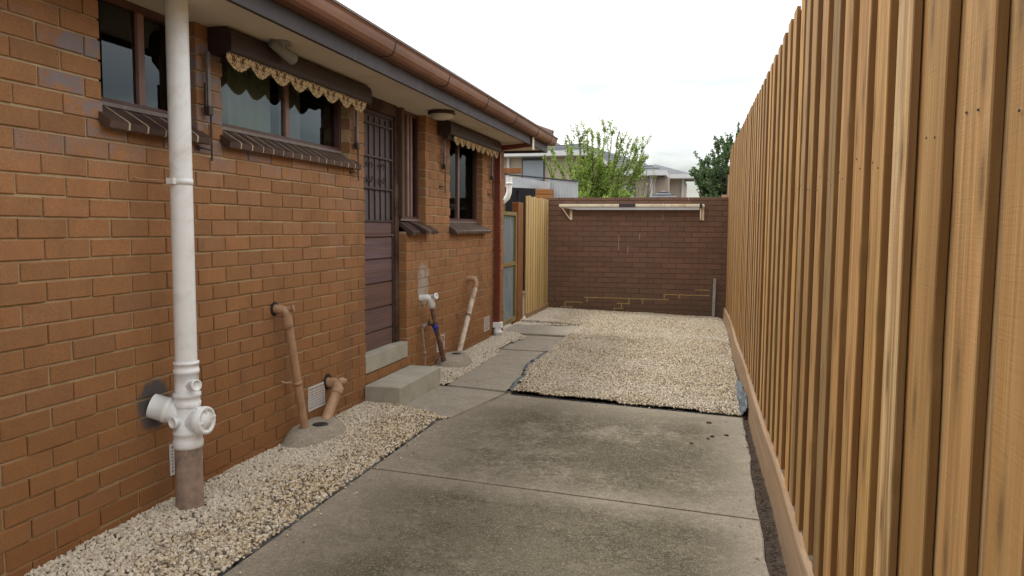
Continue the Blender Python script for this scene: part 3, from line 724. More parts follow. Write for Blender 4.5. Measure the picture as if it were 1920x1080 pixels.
vent(3.225, -1.262); vent(4.61, -1.262, h=.165); vent(7.18, -1.262, slats=True); vent(8.88, -1.275, h=.17, slats=True, holes=(1, 9))

# ------------------------------------------------------------------ awnings
def awning(y0, y1, v0, v1, n, label):
    t = thing('window_awning', (W, (y0 + y1) / 2, .93), label, 'awning', 'rolled awnings over the windows')
    xf_ = -2.435; poly = [(W + .004, .908), (xf_ - .02, .908), (xf_ - .004, .918), (xf_, .94), (xf_, 1.0), (xf_ - .008, 1.022), (xf_ - .03, 1.040), (W + .004, 1.0435)]
    MB().prism(poly, y0, y1, 'xz').obj('hood', M['awning'], t)
    rl = MB(); rl.tube([(-2.505, y0 + .05, .895), (-2.505, y1 - .05, .895)], .026, 16); rl.obj('roll', M['awning'], t)
    va = MB(); S = n * 14; x = -2.452; top = .909; vs = []
    for i in range(S + 1):
        u = i / S; y = v0 + (v1 - v0) * u; ph = (u * n) % 1.0
        if i == S: ph = 0
        d = .032 + .052 * (abs(math.sin(math.pi * ph)) ** 1.05)
        xx = x + .004 * math.sin(y * 17); vs.append((xx, y, top, top - d))
    k = len(va.v)
    for xx, y, a, b in vs: va.v += [(xx, y, a), (xx - .004, y, b), (xx - .003, y, a), (xx - .007, y, b)]
    for i in range(S):
        a = 4 * i; b = a + 4
        va.f += [(a, b, b + 1, a + 1), (a + 3, b + 3, b + 2, a + 2), (a + 1, b + 1, b + 3, a + 3)]; va.smooth += [False] * 3
    va.obj('valance', M['valance'], t)
    for y in (v0 - .035, v1 + .045):
        a = MB(); a.bbox(-2.556, -2.540, y - .012, y + .012, .60, .908, .002); ar = a.obj('arm', M['armgrey'], t)
        h = MB(); h.bbox(-2.565, -2.530, y - .022, y + .016, .575, .625, .006); h.box(-2.552, -2.542, y - .032, y - .024, .60, .74)
        h.tube([(-2.545, y + .012, .60), (-2.545, y + .012, .34)], .0055, 8); h.tube([(-2.573, y - .06, .40), (-2.55, y - .06, .40), (-2.545, y + .012, .395)], .005, 8)
        h.lathe((-2.577, y - .06, .40), (1, 0, 0), [(0, .013), (.006, .013), (.008, .004)], 12); h.obj('pivot', M['darkmetal'], ar)
    return t
awning(3.61, 5.36, 3.60, 5.29, 8, 'long dark brown awning hood with scalloped valance over the window nearest the security door')
awning(7.20, 9.14, 7.36, 9.05, 9, 'brown awning hood with scalloped valance between the round eave light and the red-brown downpipe')

# ------------------------------------------------------------------ eave lights
t = thing('ceiling_light', (-2.345, 6.66, ZS), 'round opal eave light with dark rim, fixed under the soffit beside the door', 'light')
MB().lathe((-2.345, 6.66, ZS), (0, 0, -1), [(0, .120), (.030, .125), (.034, .118), (.034, .1)], 36).obj('rim', M['darkmetal'], t)
MB().lathe((-2.345, 6.66, ZS - .030), (0, 0, -1), [(0, .112), (.012, .110), (.028, .098), (.042, .070), (.050, .035), (.052, .001)], 36).obj('diffuser', M['lamp'], t)
t = thing('floodlight', (-2.36, 4.0, ZS), 'small grey tube spotlight slanting from the cream soffit above the wide window', 'spotlight')
MB().lathe((-2.365, 3.99, ZS), (0, 0, -1), [(0, .05), (.012, .05), (.018, .02), (.035, .018), (.036, .001)], 20).obj('base', M['blind'], t)
MB().lathe((-2.39, 3.93, ZS - .022), (.10, .95, -.25), [(0, .001), (.0, .026), (.08, .030), (.19, .036), (.195, .036), (.185, .030), (.17, .001)], 20).obj('lamp_tube', M['blind'], t)

# ------------------------------------------------------------------ downpipe
t = thing('downpipe', (-2.52, 9.30, gz(-2.52)), 'red-brown square downpipe at the house corner with a white foot', 'downpipe')
d = MB(); d.bbox(-2.567, -2.492, 9.275, 9.328, -1.21, .93, .008)
d.prism([(-2.567, .93), (-2.492, .93), (-2.455, .955), (-2.085, .998), (-2.085, 1.108), (-2.15, 1.108), (-2.15, 1.040), (-2.49, 1.010), (-2.567, .985)], 9.275, 9.328, 'xz')
dp = d.obj('pipe', M['redpipe'], t)
e = MB(); e.bbox(-2.085 + .001, -2.075, 9.258, 9.342, .955, 1.109, .002); e.obj('outlet_edge', M['cream'], dp)
for z in (-.3, .55): k = MB(); k.box(-2.570, -2.489, 9.272, 9.331, z, z + .022); k.obj('pipe_strap', M['redpipe'], t)
f = MB(); f.bbox(-2.580 + .003, -2.462, 9.255, 9.345, -1.275, -1.200, .008); f.lathe((-2.520, 9.30, -1.262), (0, 0, -1), [(0, .030), (.0, .045), (.05, .045), (.052, .058), (.078, .058), (.08, .052), (.155, .055)], 24)
f.obj('white_foot', M['pvc'], t)

# ------------------------------------------------------------------ white soil stack
t = thing('soil_pipe', (-2.43, 3.175, gz(-2.43)), 'tall white vent pipe with tee fitting and round inspection cap, rising to the eave', 'pipe')
P0 = (-2.43, 3.175)
s = MB(); s.cyl((*P0, -.70), (*P0, 1.0465), .051, 32); st_ = s.obj('pipe', M['pvc'], t)
c = MB(); V = lambda z: (P0[0], P0[1], z)
c.lathe(V(0), (0, 0, 1), [(-.885, .060), (-.875, .064), (-.86, .064), (-.858, .060), (-.835, .060), (-.833, .065), (-.815, .065), (-.813, .055), (-.72, .0555), (-.718, .060), (-.70, .060), (-.699, .057), (-.675, .057), (-.674, .060), (-.662, .060), (-.661, .051)], 32)
c.lathe(V(0), (0, 0, 1), [(-1.085, .051), (-1.085, .069), (-1.07, .070), (-1.05, .070), (-1.048, .067), (-1.02, .067), (-1.018, .070), (-1.00, .070), (-.998, .064), (-.885, .063)], 32)
# branch into the wall, inspection arm towards the drive
c.lathe((P0[0], P0[1], -.93), Vector((-.15, -.055, .05)), [(0, .055), (.06, .056), (.085, .0585), (.087, .063), (.11, .063), (.112, .060), (.175, .060)], 28)
c.lathe((P0[0], P0[1], -.955), (1, 0, .08), [(0, .056), (.06, .062), (.065, .068), (.10, .069), (.102, .064), (.104, .064)], 32)
c.obj('tee_fitting', M['pvc'], t)
q = MB(); C0 = Vector((P0[0], P0[1], -.955)) + Vector((1, 0, .08)).normalized() * .100
q.lathe(C0, (1, 0, .08), [(0, .068), (.010, .067), (.012, .052), (.006, .050), (.006, .040), (.012, .038), (.013, .001)], 36)
a_ = Vector((1, 0, .08)).normalized()
for k in range(4):
    an = k * math.pi / 2 + .15; u_ = Vector((0, math.cos(an), math.sin(an)))
    w_ = Vector((0, -math.sin(an), math.cos(an))); p = C0 + a_ * .011 + u_ * .050
    vs = [p + u_ * sx * .014 + w_ * sy * .004 + a_ * sz * .0035 for sx in (-1, 1) for sy in (-1, 1) for sz in (-1, 1)]
    q.add(vs, [(0, 1, 3, 2), (4, 6, 7, 5), (0, 4, 5, 1), (2, 3, 7, 6), (0, 2, 6, 4), (1, 5, 7, 3)])
q.obj('inspection_cap', M['pvc'], t)
for (px_, dr) in (((P0[0] + .015, P0[1] - .02, -.775), (.95, -.25, .1)), ((P0[0], P0[1] - .02, -.945), (-.25, -.95, 0))):
    o_ = MB(); o_.lathe(px_, dr, [(.02, .024), (.055, .024), (.058, .028), (.074, .028), (.074, .022), (.066, .021), (.066, .001)], 24); o_.obj('side_port', M['pvc'], t)
lo = MB(); lo.lathe(V(0), (0, 0, 1), [(-1.55, .066), (-1.30, .065), (-1.10, .064), (-1.05, .062)], 32); lo.obj('clay_stub', M['clay'], t)
cl = MB(); cl.lathe(V(.205), (0, 0, 1), [(-.014, .0515), (-.014, .054), (.014, .054), (.014, .0515)], 32)
cl.box(P0[0] - .025, P0[0] + .012, P0[1] - .075, P0[1] - .050, .192, .220); cl.obj('pipe_clip', M['pvc'], t); cl = MB(); cl.tube([(W - .004, 3.035, .222), (W + .03, 3.04, .212), (P0[0] - .02, 3.105, .205)], .0028, 8); cl.obj('clip_rod', M['brownpipe'], t)

# ------------------------------------------------------------------ gullies and waste pipes
def mound(cy, cx, ry, rx, top, label, grate, dish=False, seed=0, tops=(.55, .62)):
    t = thing('gully_surround', (cx, cy, gz(cx)), label, 'concrete gully', 'cement gully surrounds against the house wall')
    m = MB(); n = 40; rings = 9
    for i in range(rings):
        u = i / (rings - 1)
        for k in range(n):
            an = 2 * math.pi * k / n
            s_ = 1 - (1 - tops[0]) * u
            wv = 1 + .06 * mnoise.noise(Vector((math.cos(an) * 1.5, math.sin(an) * 1.5, seed + u)))
            z = gz(cx) - .03 + (top - gz(cx) + .03) * (math.sin(u * math.pi / 2) ** .9)
            x = cx + rx * s_ * wv * math.cos(an); y = cy + ry * s_ * wv * math.sin(an) + u * .02
            m.v.append((max(x, W + .001), y, z))
    for i in range(rings - 1):
        for k in range(n): m.f.append((i * n + k, i * n + (k + 1) % n, (i + 1) * n + (k + 1) % n, (i + 1) * n + k)); m.smooth.append(True)
    m.f.append(tuple(range((rings - 1) * n, rings * n))); m.smooth.append(False)
    m.obj('cement_body', M['gully'], t)
    gt = MB(); gx, gy, gr_ = grate
    gt.lathe((gx, gy, top + .001), (0, 0, 1), [(-.01, gr_), (.003, gr_), (.005, gr_ - .006), (.005, .001)], 28)
    go_ = gt.obj('grate', M['grate'], t)
    hl = MB()
    for i in range(-3, 4):
        for j in range(-3, 4):
            if (i * i + j * j) < 9.5: hl.lathe((gx + i * gr_ * .24, gy + j * gr_ * .24, top + .0055), (0, 0, 1), [(0, gr_ * .075), (.0012, gr_ * .07), (.0012, .001)], 8)
    hl.obj('grate_holes', M['black'], go_)
    return t
mound(4.52, -2.50, .36, .215, -1.315, 'dome of cement with a round black grate, holding two tan pipes', (-2.44, 4.52, .052), seed=1, tops=(.50, .5))
mound(7.36, -2.47, .37, .20, -1.305, 'low cement mound between the blue tap and the flaking white pipe', (-2.45, 7.42, .05), seed=4, tops=(.55, .5))

t = thing('waste_pipe', (-2.5, 4.42, -1.32), 'slim tan waste pipe leaving the wall high up and leaning into the grated cement dome', 'waste pipe')
p = MB(); p.tube([(W - .01, 4.215, -.515), (-2.535, 4.215, -.52)] + arc((-2.53, 4.217, -.52), (-2.497, 4.22, -.522), (-2.499, 4.226, -.565)), .028, 18)
p.lathe((-2.499, 4.226, -.60), (0, .26, -1), [(-.045, .030), (0, .031), (.03, .031), (.032, .026)], 20)
p.obj('elbow', M['brownpipe'], t)
p = MB(); p.tube([(-2.499, 4.226, -.56), (-2.50, 4.425, -1.34)], .0255, 18); p.obj('pipe', M['brownpipe'], t)
p = MB(); p.lathe((-2.50, 4.222, -.518), (.75, .35, .1), [(.0, .02), (.035, .02), (.036, .024), (.046, .024), (.046, .012), (.038, .011), (.038, .001)], 18); p.obj('cap', M['brownpipe'], t)
p = MB(); p.lathe((-2.50, 4.335, -1.0), (0, .26, -1), [(-.012, .0265), (-.012, .030), (.012, .030), (.012, .0265)], 20); p.tube([(W, 4.27, -.985), (W + .03, 4.30, -1.0), (-2.52, 4.33, -1.0)], .006, 8); p.obj('bracket', M['brownpipe'], t)
p = MB(); p.lathe((W + .001, 4.21, -.515), (1, 0, 0), [(0, .045), (.006, .042), (.007, .028)], 20); p.obj('wall_seal', M['black'], t)

t = thing('waste_pipe', (-2.5, 4.66, -1.34), 'short thick tan waste pipe bending out beside the square vent into the grated cement dome', 'waste pipe')
p = MB(); p.tube([(W - .01, 4.895, -1.115), (-2.55, 4.895, -1.115)] + arc((-2.54, 4.895, -1.115), (-2.495, 4.90, -1.11), (-2.495, 4.86, -1.17), 8), .037, 18)
p.lathe((-2.495, 4.86, -1.17), (0, -.62, -.55), [(-.04, .040), (.0, .041), (.02, .041), (.022, .036)], 20); p.obj('elbow', M['brownpipe'], t)
p = MB(); p.tube([(-2.495, 4.86, -1.17), (-2.49, 4.62, -1.40)], .036, 18); p.obj('pipe', M['brownpipe'], t)
p = MB(); p.lathe((-2.50, 4.90, -1.11), (.6, .75, .1), [(0, .03), (.04, .03), (.048, .018), (.06, .016), (.06, .001)], 16); p.obj('cap', M['brownpipe'], t)
p = MB(); p.lathe((W + .001, 4.885, -1.105), (1, 0, 0), [(0, .058), (.006, .055), (.007, .037)], 20); p.obj('wall_seal', M['black'], t)

t = thing('waste_pipe', (-2.49, 7.10, -1.28), 'brown flaking waste pipe with a white elbow, leaning beside the garden tap', 'waste pipe')
p = MB(); p.tube([(W - .01, 6.72, -.672), (-2.52, 6.725, -.665)] + arc((-2.51, 6.725, -.665), (-2.475, 6.73, -.665), (-2.478, 6.75, -.72)), .031, 18)
p.lathe((-2.478, 6.748, -.715), (0, .5, -1), [(-.03, .033), (.0, .034), (.045, .034), (.047, .028)], 20); p.obj('white_elbow', M['pvc'], t)
p = MB(); p.lathe((-2.478, 6.735, -.655), (.75, -.15, .1), [(0, .022), (.045, .022), (.046, .030), (.066, .030), (.066, .018), (.056, .017), (.056, .001)], 20); p.obj('cap', M['pvc'], t)
p = MB(); p.tube([(-2.478, 6.755, -.73), (-2.485, 7.125, -1.33)], .0265, 18); p.obj('pipe', M['rustpipe'], t)

t = thing('waste_pipe', (-2.5, 7.66, -1.30), 'white pipe with flaking brown paint, leaning back from the far cement mound', 'waste pipe')
p = MB(); p.tube([(W - .01, 8.20, -.578), (-2.54, 8.20, -.578)] + arc((-2.53, 8.20, -.578), (-2.475, 8.215, -.58), (-2.480, 8.19, -.66)), .031, 18)
p.lathe((-2.480, 8.185, -.67), (0, -.5, -.75), [(-.02, .034), (.02, .035), (.022, .029)], 20); p.obj('elbow', M['brownpipe'], t)
p = MB(); p.tube([(-2.480, 8.19, -.66), (-2.49, 7.62, -1.34)], .029, 18); pp = p.obj('pipe', M['flakepipe'], t)
p = MB(); p.lathe((-2.486, 7.93, -.965), (0, -.6, -.72), [(-.012, .030), (-.012, .034), (.012, .034), (.012, .03)], 20); p.tube([(W, 7.78, -.935), (-2.54, 7.84, -.95), (-2.50, 7.92, -.96)], .006, 8); p.obj('bracket', M['patina'], t)

t = thing('garden_tap', (-2.53, 6.70, gz(-2.53)), 'old garden tap with a blue handle on a thin corroded riser', 'tap')
p = MB(); p.tube([(-2.535, 6.735, -1.42), (-2.535, 6.72, -1.20), (-2.535, 6.66, -.96), (-2.53, 6.66, -.93)], .011, 10)
p.lathe((-2.535, 6.718, -1.19), (0, -.1, 1), [(-.015, .011), (-.015, .017), (.015, .017), (.015, .011)], 12); p.lathe((-2.535, 6.735, -1.40), (0, -.1, 1), [(-.02, .022), (.03, .018), (.03, .011)], 12)
p.tube([(-2.53, 6.655, -.935), (-2.53, 6.69, -.925), (-2.53, 6.74, -.925)], .015, 10); p.obj('riser', M['clay'], t)
p = MB(); p.tube([(-2.53, 6.73, -.925), (-2.52, 6.80, -.925), (-2.50, 6.85, -.94), (-2.495, 6.87, -.975)], [.013, .017, .012, .010], 12); p.lathe((-2.52, 6.79, -.925), (.2, 0, 1), [(0, .013), (.03, .013), (.032, .008), (.05, .007)], 12); p.obj('tap_body', M['darkmetal'], t)
p = MB(); p.lathe((-2.485, 6.865, -.955), (.5, -.6, -.1), [(0, .010), (.01, .024), (.022, .026), (.03, .018), (.032, .001)], 8); p.tube([(-2.488, 6.87, -.97), (-2.485, 6.875, -1.015)], [.014, .011], 10); p.obj('handle', M['blue'], t)

# ------------------------------------------------------------------ concrete step block
s = MB(); s.bbox(W + .004, -2.275, 5.49, 6.44, -1.50, -1.257, .010); tag(s.obj('concrete_step', M['step']), 'pale grey concrete step block below the door', 'step')

# ------------------------------------------------------------------ brown boundary wall at the end of the yard
YB = 12.90
bw = thing('brick_wall', (-1.12, YB + .06, -1.48), 'dark brown painted brick wall across the end of the yard, cracked near its foot', 'wall')
top_row = -5
zb_ = lambda m: 0.026 - .0865 * m
b = MB(); rr = random.Random(21)
lay(b, None, -2.66, .60, range(top_row + 1, 18), -2.60, YB, .10, [], put_ny, zb_, rr)
# coping course of headers on edge
u = -2.66; ztop = zb_(top_row + 1) + .0865
while u < .6:
    w_ = .115 if False else .236; put_ny(b, u + .002, min(u + w_, .6), ztop + .004, ztop + .050, YB - .004, .118); u += w_ + .003
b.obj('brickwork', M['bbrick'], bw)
mo2 = MB(); mo2.box(-2.66, .60, YB + .004, YB + .10, -1.56, ztop + .003); mo2.obj('mortar', M['bmortar'], bw)
# repointed stepped cracks
X_ = lambda px: -2.62 + (px - 1027) * (2.975 / 338)
def zpx(py): return .478 - (py - 374) * (1.92 / 209)
segs = [(1055, 1075, 16), (1062, 1098, 15), (1101, 1188, 14), (1158, 1176, 16), (1113, 1160, 17), (1165, 1188, 15), (1188, 1259, 14), (1252, 1296, 13), (1300, 1333, 13), (1310, 1334, 12)]
vert = [(1055.5, 16, 16.9), (1064, 15, 16), (1107, 14, 15), (1160, 16, 17), (1173.5, 15, 16), (1187.5, 14, 15), (1213.5, 14, 15), (1254, 13, 14), (1282, 13, 13.7)]
rp = MB(); rr = random.Random(3)
def snap(z): m = round((0.026 - z) / .0865); return zb_(m)
for a, b_, y in segs:
    z = zb_(y); x = X_(a)
    while x < X_(b_):
        w_ = rr.uniform(.02, .06); rp.box(x, x + w_, YB - rr.uniform(.002, .006), YB + .01, z - rr.uniform(.006, .010), z + rr.uniform(.006, .011)); x += w_
for x, a, b_ in vert:
    z0, z1 = zb_(b_), zb_(a); rp.box(X_(x) - .009, X_(x) + .010, YB - .004, YB + .01, z0, z1)
rp.obj('repointing', M['repoint'], bw)
dr = MB()
for x, a, b_ in ((-1.395, -.12, -.37), (-1.24, -.31, -.42), (-.675, .43, .14), (-1.05, -.10, -.2)): dr.box(x - .0022, x + .0022, YB - .003, YB + .002, b_, a)
dr.obj('paint_drips', M['greyalu'], bw)

# folded clothesline on the wall
t = thing('folding_clothesline', (-1.2, YB - .02, .25), 'cream folded clothesline hanging along the top of the brown wall', 'clothesline')
r1 = MB(); r1.bbox(-2.40, -1.385, YB - .135, YB - .10, .350, .395, .006); r1.bbox(-1.118, -.085, YB - .135, YB - .10, .350, .395, .006); r1.obj('front_bar', M['cream'], t)
r1 = MB(); r1.box(-1.385, -1.118, YB - .137, YB - .098, .348, .397); r1.obj('centre_sleeve', M['grate'], t)
r1 = MB(); r1.prism([(-2.36, .349), (-.09, .349), (-.09, .300), (-2.10, .300)], YB - .12, YB - .03, 'xz'); r1.obj('line_tray', M['greyalu'], t)
for (x, d_) in ((-2.21, .17), (-.035, .0)):
    r2 = MB()
    r2.bbox(x - .022, x + .022, YB - .024, YB - .002, .13, .39, .004)
    if d_: r2.tube([(x - .01, YB - .02, .135), (x - .14, YB - .11, .335)], .011, 8); r2.tube([(x - .17, YB - .115, .345), (x, YB - .03, .312)], .009, 8)
    else: r2.bbox(x - .045, x - .027, YB - .10, YB - .002, .14, .36, .004); r2.lathe((x, YB - .06, .365), (0, -1, 0), [(0, .03), (.05, .028), (.052, .001)], 16)
    r2.obj('bracket', M['cream'], t)
r3 = MB(); r3.bbox(-.085, -.045, YB - .125, YB - .04, .335, .40, .005); r3.obj('end_cap', M['grate'], t); r3 = MB(); r3.bbox(-2.42, -2.40, YB - .13, YB - .10, .352, .393, .003); r3.obj('end_cap', M['grate'], t)

s = MB(); s.prism([(.150, -1.52), (.195, -1.52), (.205, -.815), (.160, -.815)], YB - .045, YB - .012, 'xz')
so = s.obj('steel_stake', M['stake']); tag(so, 'thin grey steel stake standing against the brown wall near the timber fence', 'stake')
for z in (-.87, -1.22, -1.28): s = MB(); s.lathe((.18, YB - .0455, z), (0, -1, 0), [(0, .006), (.0015, .006), (.0015, .001)], 10); s.obj('bolt_hole', M['black'], so)

# ------------------------------------------------------------------ long timber fence on the right
fen = thing('timber_fence', (.44, 6, -1.49), 'tall new treated pine paling fence along the right side of the yard', 'fence')
FX = [(-2, .42), (4, .42), (6, .412), (8, .403), (10, .392), (11.5, .380), (12.9, .362), (14, .36)]
FZ = [(-2, 1.13), (4, 1.115), (5, 1.11), (6.3, 1.13), (8.4, 1.19), (9.6, 1.20), (11.5, 1.245), (12.6, 1.24), (12.85, 1.16), (13.1, 1.03)]
def interp(T, y):
    if y <= T[0][0]: return T[0][1]
    for (a, b), (c, d) in zip(T[:-1], T[1:]):
        if y <= c: return b + (d - b) * (y - a) / (c - a)
    return T[-1][1]
rr = random.Random(77)
pa = MB(); measured = [1.252, 1.473, 1.706, 1.949, 2.199, 2.429, 2.705, 2.947, 3.21, 3.499, 3.74, 3.959, 4.28, 4.554, 4.832, 5.131, 5.42, 5.69, 6.01, 6.277, 6.575, 6.831]
ends = [1.252 - .245 * k for k in range(12, 0, -1)] + measured
while ends[-1] < 12.75: ends.append(ends[-1] + rr.uniform(.235, .265))
def board(mb, y0, y1, x0, x1, z0, z1, lean=0.0, nseg=7, warp=0.0, seed=0):
    """paling as one island: slightly waned, warped, rounded arrises"""
    cs = .0025; prof = [(x0 + cs, y0), (x0, y0 + cs), (x0, y1 - cs), (x0 + cs, y1), (x1, y1), (x1, y0)]
    v = []; n = len(prof)
    for i in range(nseg + 1):
        u_ = i / nseg; z = z0 + (z1 - z0) * u_
        wy = warp * mnoise.noise(Vector((seed * 3.1, u_ * 2.2, 0))); wx = warp * .25 * mnoise.noise(Vector((seed * 1.7, u_ * 1.6, 5)))
        e0 = warp * (.6 if seed % 3 else 1.6) * mnoise.noise(Vector((seed * 5.3, u_ * (4 if seed % 3 else 9), 9)))
        for k, (x, y) in enumerate(prof):
            v.append((x + (wx if k < 4 else 0), y + wy + lean * (u_ - .5) + (e0 if k in (0, 1, 5) else 0), z))
    f = [tuple(range(n))[::-1], tuple(range(nseg * n, nseg * n + n))]
    for i in range(nseg):
        for k in range(n): f.append((i * n + k, i * n + (k + 1) % n, (i + 1) * n + (k + 1) % n, (i + 1) * n + k))
    mb.add(v, f)
KZ = -1.275
for i, ye in enumerate(ends):
    w_ = rr.uniform(.132, .150); x0 = interp(FX, ye) + rr.uniform(-.002, .002); zt_ = interp(FZ, ye) + rr.uniform(-.006, .006)
    th = rr.uniform(.0170, .0195)
    board(pa, ye - w_, ye, x0, x0 + th, KZ + .01 + rr.uniform(-.01, .008), zt_, rr.uniform(-.012, .012), 18, .009, i + 1)
bk2 = MB()
for i, ye in enumerate(ends):
    g0 = ye - .02; g1 = (ends[i + 1] if i + 1 < len(ends) else ye + .25) - .125
    x0 = interp(FX, ye) + .0205; board(bk2, g0 - .03, g1 + .055, x0, x0 + .014, KZ + .01, interp(FZ, ye) - .012 + rr.uniform(-.008, .008), 0, 2, 0, i)
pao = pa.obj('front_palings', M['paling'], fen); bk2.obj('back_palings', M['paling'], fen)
for i, ye in enumerate(ends):
    if not 1.0 < ye < 6.9: continue
    for dy in (.035, .095):
        nl = MB(); nl.lathe((interp(FX, ye) - .0008, ye - dy + rr.uniform(-.006, .006), .18 + rr.uniform(-.03, .03)), (-1, 0, 0), [(0, .0026), (.0018, .0024), (.0018, .0003)], 8); nl.obj('nail_head', M['darkmetal'], fen)
for z in (-1.05, .18, .95):
    r = MB()
    for a, b_ in zip(FX[:-1], FX[1:]):
        r.add([(a[1] + .040, a[0], z - .035), (a[1] + .040, a[0], z + .035), (a[1] + .074, a[0], z + .035), (a[1] + .074, a[0], z - .035), (b_[1] + .040, b_[0], z - .035), (b_[1] + .040, b_[0], z + .035), (b_[1] + .074, b_[0], z + .035), (b_[1] + .074, b_[0], z - .035)],
              [(0, 1, 5, 4), (1, 2, 6, 5), (2, 3, 7, 6), (3, 0, 4, 7), (0, 3, 2, 1), (4, 5, 6, 7)])
    r.obj('rail', M['kick'], fen)
for y in (-1.5, .9, 3.3, 5.7, 8.1, 10.5, 12.95):
    r = MB(); x = interp(FX, y) + .076; r.bbox(x, x + .09, y - .05, y + .05, -1.56, .98, .004); r.obj('post', M['kick'], fen)
kys = [-2, 1.1, 3.45, 3.452, 5.2, 7.6, 7.602, 10.1, 12.0, 12.88]
def kickseg(ya, yb, n=24):
    kb = MB()
    for i in range(n + 1):
        y = ya + (yb - ya) * i / n; x = interp(FX, y) - .032 + .007 * math.sin(y * 1.9) + (.018 if y < 2.6 else .018 * max(0, (3.6 - y)))
        lean = .012; zt_ = KZ + .007 * math.sin(y * 1.3)
        kb.v += [(x - .004, y, -1.53), (x + lean - .003, y, zt_ - .006), (x + lean, y, zt_), (x + lean + .026, y, zt_), (x + .026, y, -1.53)]
        if i:
            a = 5 * (i - 1); b_ = a + 5
            for k in range(5): kb.f.append((a + k, a + (k + 1) % 5, b_ + (k + 1) % 5, b_ + k)); kb.smooth.append(False)
    kb.f.append((0, 1, 2, 3, 4)); kb.f.append(tuple(range(5 * n, 5 * n + 5))[::-1]); kb.smooth += [False, False]
    kb.obj('kickboard', M['kick'], fen)
for a, b_ in ((-2, 1.2), (1.203, 3.9), (3.903, 6.3), (6.303, 9.0), (9.003, 11.4), (11.403, 12.88)): kickseg(a, b_)

# ------------------------------------------------------------------ gate, post and pale screen on the left at the back
t = thing('side_gate', (-2.68, 10.3, -1.40), 'blue-grey corrugated metal gate in a mossy timber frame beyond the downpipe', 'gate')
c = MB(); n = 60
for i in range(n + 1):
    y = 9.86 + .88 * i / n; xx = -2.688 + .012 * (1 if (i // 5) % 2 else 0); c.v += [(xx, y, -1.30), (xx, y, .175)]
    if i: k = 2 * i; c.f.append((k - 2, k, k + 1, k - 1)); c.smooth.append(False)
c.obj('metal_sheet', M['gatesheet'], t)
c = MB(); c.bbox(-2.675, -2.64, 9.84, 10.78, .165, .215, .004); c.bbox(-2.675, -2.64, 9.84, 10.78, -1.355, -1.295, .004); c.bbox(-2.674, -2.648, 9.84, 10.78, -.545, -.495, .004); c.bbox(-2.675, -2.64, 10.735, 10.785, -1.30, .17, .004); c.bbox(-2.675, -2.64, 9.835, 9.875, -1.30, .17, .004)
c.obj('gate_frame', M['framewood'], t)
s = MB(); s.bbox(-2.735, -2.635, 10.85, 11.16, -1.55, .365, .006); tag(s.obj('gate_post', M['post']), 'thick orange-brown timber post between the metal gate and the pale paling screen', 'post')
t = thing('paling_screen', (-2.64, 12.0, -1.45), 'short screen of pale yellow pine palings between the brown post and the brick wall', 'fence')
c = MB(); rr = random.Random(8); y = 11.18; i = 0
while y < 12.86:
    w_ = .146; zt_ = .475 + rr.uniform(-.008, .008); board(c, y, min(y + w_, 12.88), -2.612, -2.598, -1.32, zt_, 0, 3, .003, i); y += .172; i += 1
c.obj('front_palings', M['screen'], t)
c = MB(); y = 11.18; i = 0
while y < 12.80: board(c, y + .10, min(y + .20, 12.88), -2.632, -2.618, -1.32, .46, 0, 2, 0, i + 50); y += .172; i += 1
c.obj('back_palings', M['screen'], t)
c = MB(); c.bbox(-2.600, -2.572, 11.19, 12.88, -1.50, -1.30, .004); c.obj('kickboard', M['kick'], t)

# ------------------------------------------------------------------ weed mat edges, litter
def ribbon(pts, h, seed, mb, wd=.012, amp=.012):
    rr = random.Random(seed); n = 0; P = []
    for (a, b_) in zip(pts[:-1], pts[1:]):
        L_ = math.dist(a, b_); m = max(2, int(L_ / .03))
        for i in range(m): P.append((a[0] + (b_[0] - a[0]) * i / m, a[1] + (b_[1] - a[1]) * i / m))
    base = len(mb.v)
    for i, (x, y) in enumerate(P):
        a = mnoise.noise(Vector((x * 9, y * 9, seed))); c_ = mnoise.noise(Vector((x * 23, y * 23, seed + 4)))
        x += a * amp; y += c_ * amp; hh = h * (.75 + .9 * mnoise.noise(Vector((x * 6, y * 6, seed + 8))))
        g0 = gz(x)
        mb.v += [(x - wd, y - wd * .3, g0 - .01), (x - wd * .4 + c_ * .006, y, g0 + hh * .7), (x + wd * .3, y, g0 + hh), (x + wd, y, g0 + .004)]
        if i:
            k = base + 4 * i
            for q in range(3): mb.f.append((k - 4 + q, k + q, k + q + 1, k - 3 + q)); mb.smooth.append(True)
wm = MB(); ribbon([(-1.70, 10.95), (-1.70, 8.6)], .026, 1, wm, .018, .03)
ribbon([(-1.70, 8.6), (-1.715, 8.0), (-1.73, 7.5), (-1.645, 7.0), (-1.615, 6.36)], .048, 1, wm, .032, .035)
ribbon([(-1.58, 6.315), (-.6, 6.262), (.32, 6.210)], .007, 2, wm, .006, .016)
ribbon([(-1.886, 2.0), (-1.886, 5.28), (-1.84, 5.325), (-2.20, 5.44)], .008, 3, wm, .008, .012)
tag(wm.obj('weed_mat_edge', M['fabric']), 'black weed mat edge showing along the rims of the gravel', 'weed mat')
cm = MB(); nn, mm = 60, 8
for i in range(nn):
    for j in range(mm):
        y = 6.20 + 1.5 * i / (nn - 1); u_ = j / (mm - 1); x = .315 + .055 * u_ + .016 * mnoise.noise(Vector((y * 6, u_ * 3, 1)))
        cm.v.append((x, y + .02 * mnoise.noise(Vector((y * 5, u_ * 4, 7))), gz(x) + .008 + (.060 * u_ * math.exp(-((y - 6.5) / .45) ** 2) + .035 * u_ + .032 * abs(mnoise.noise(Vector((y * 9, u_ * 5, 3))))) * min(1, (7.7 - y) * 3)))
for i in range(nn - 1):
    for j in range(mm - 1): a = i * mm + j; cm.f.append((a, a + 1, a + mm + 1, a + mm)); cm.smooth.append(True)
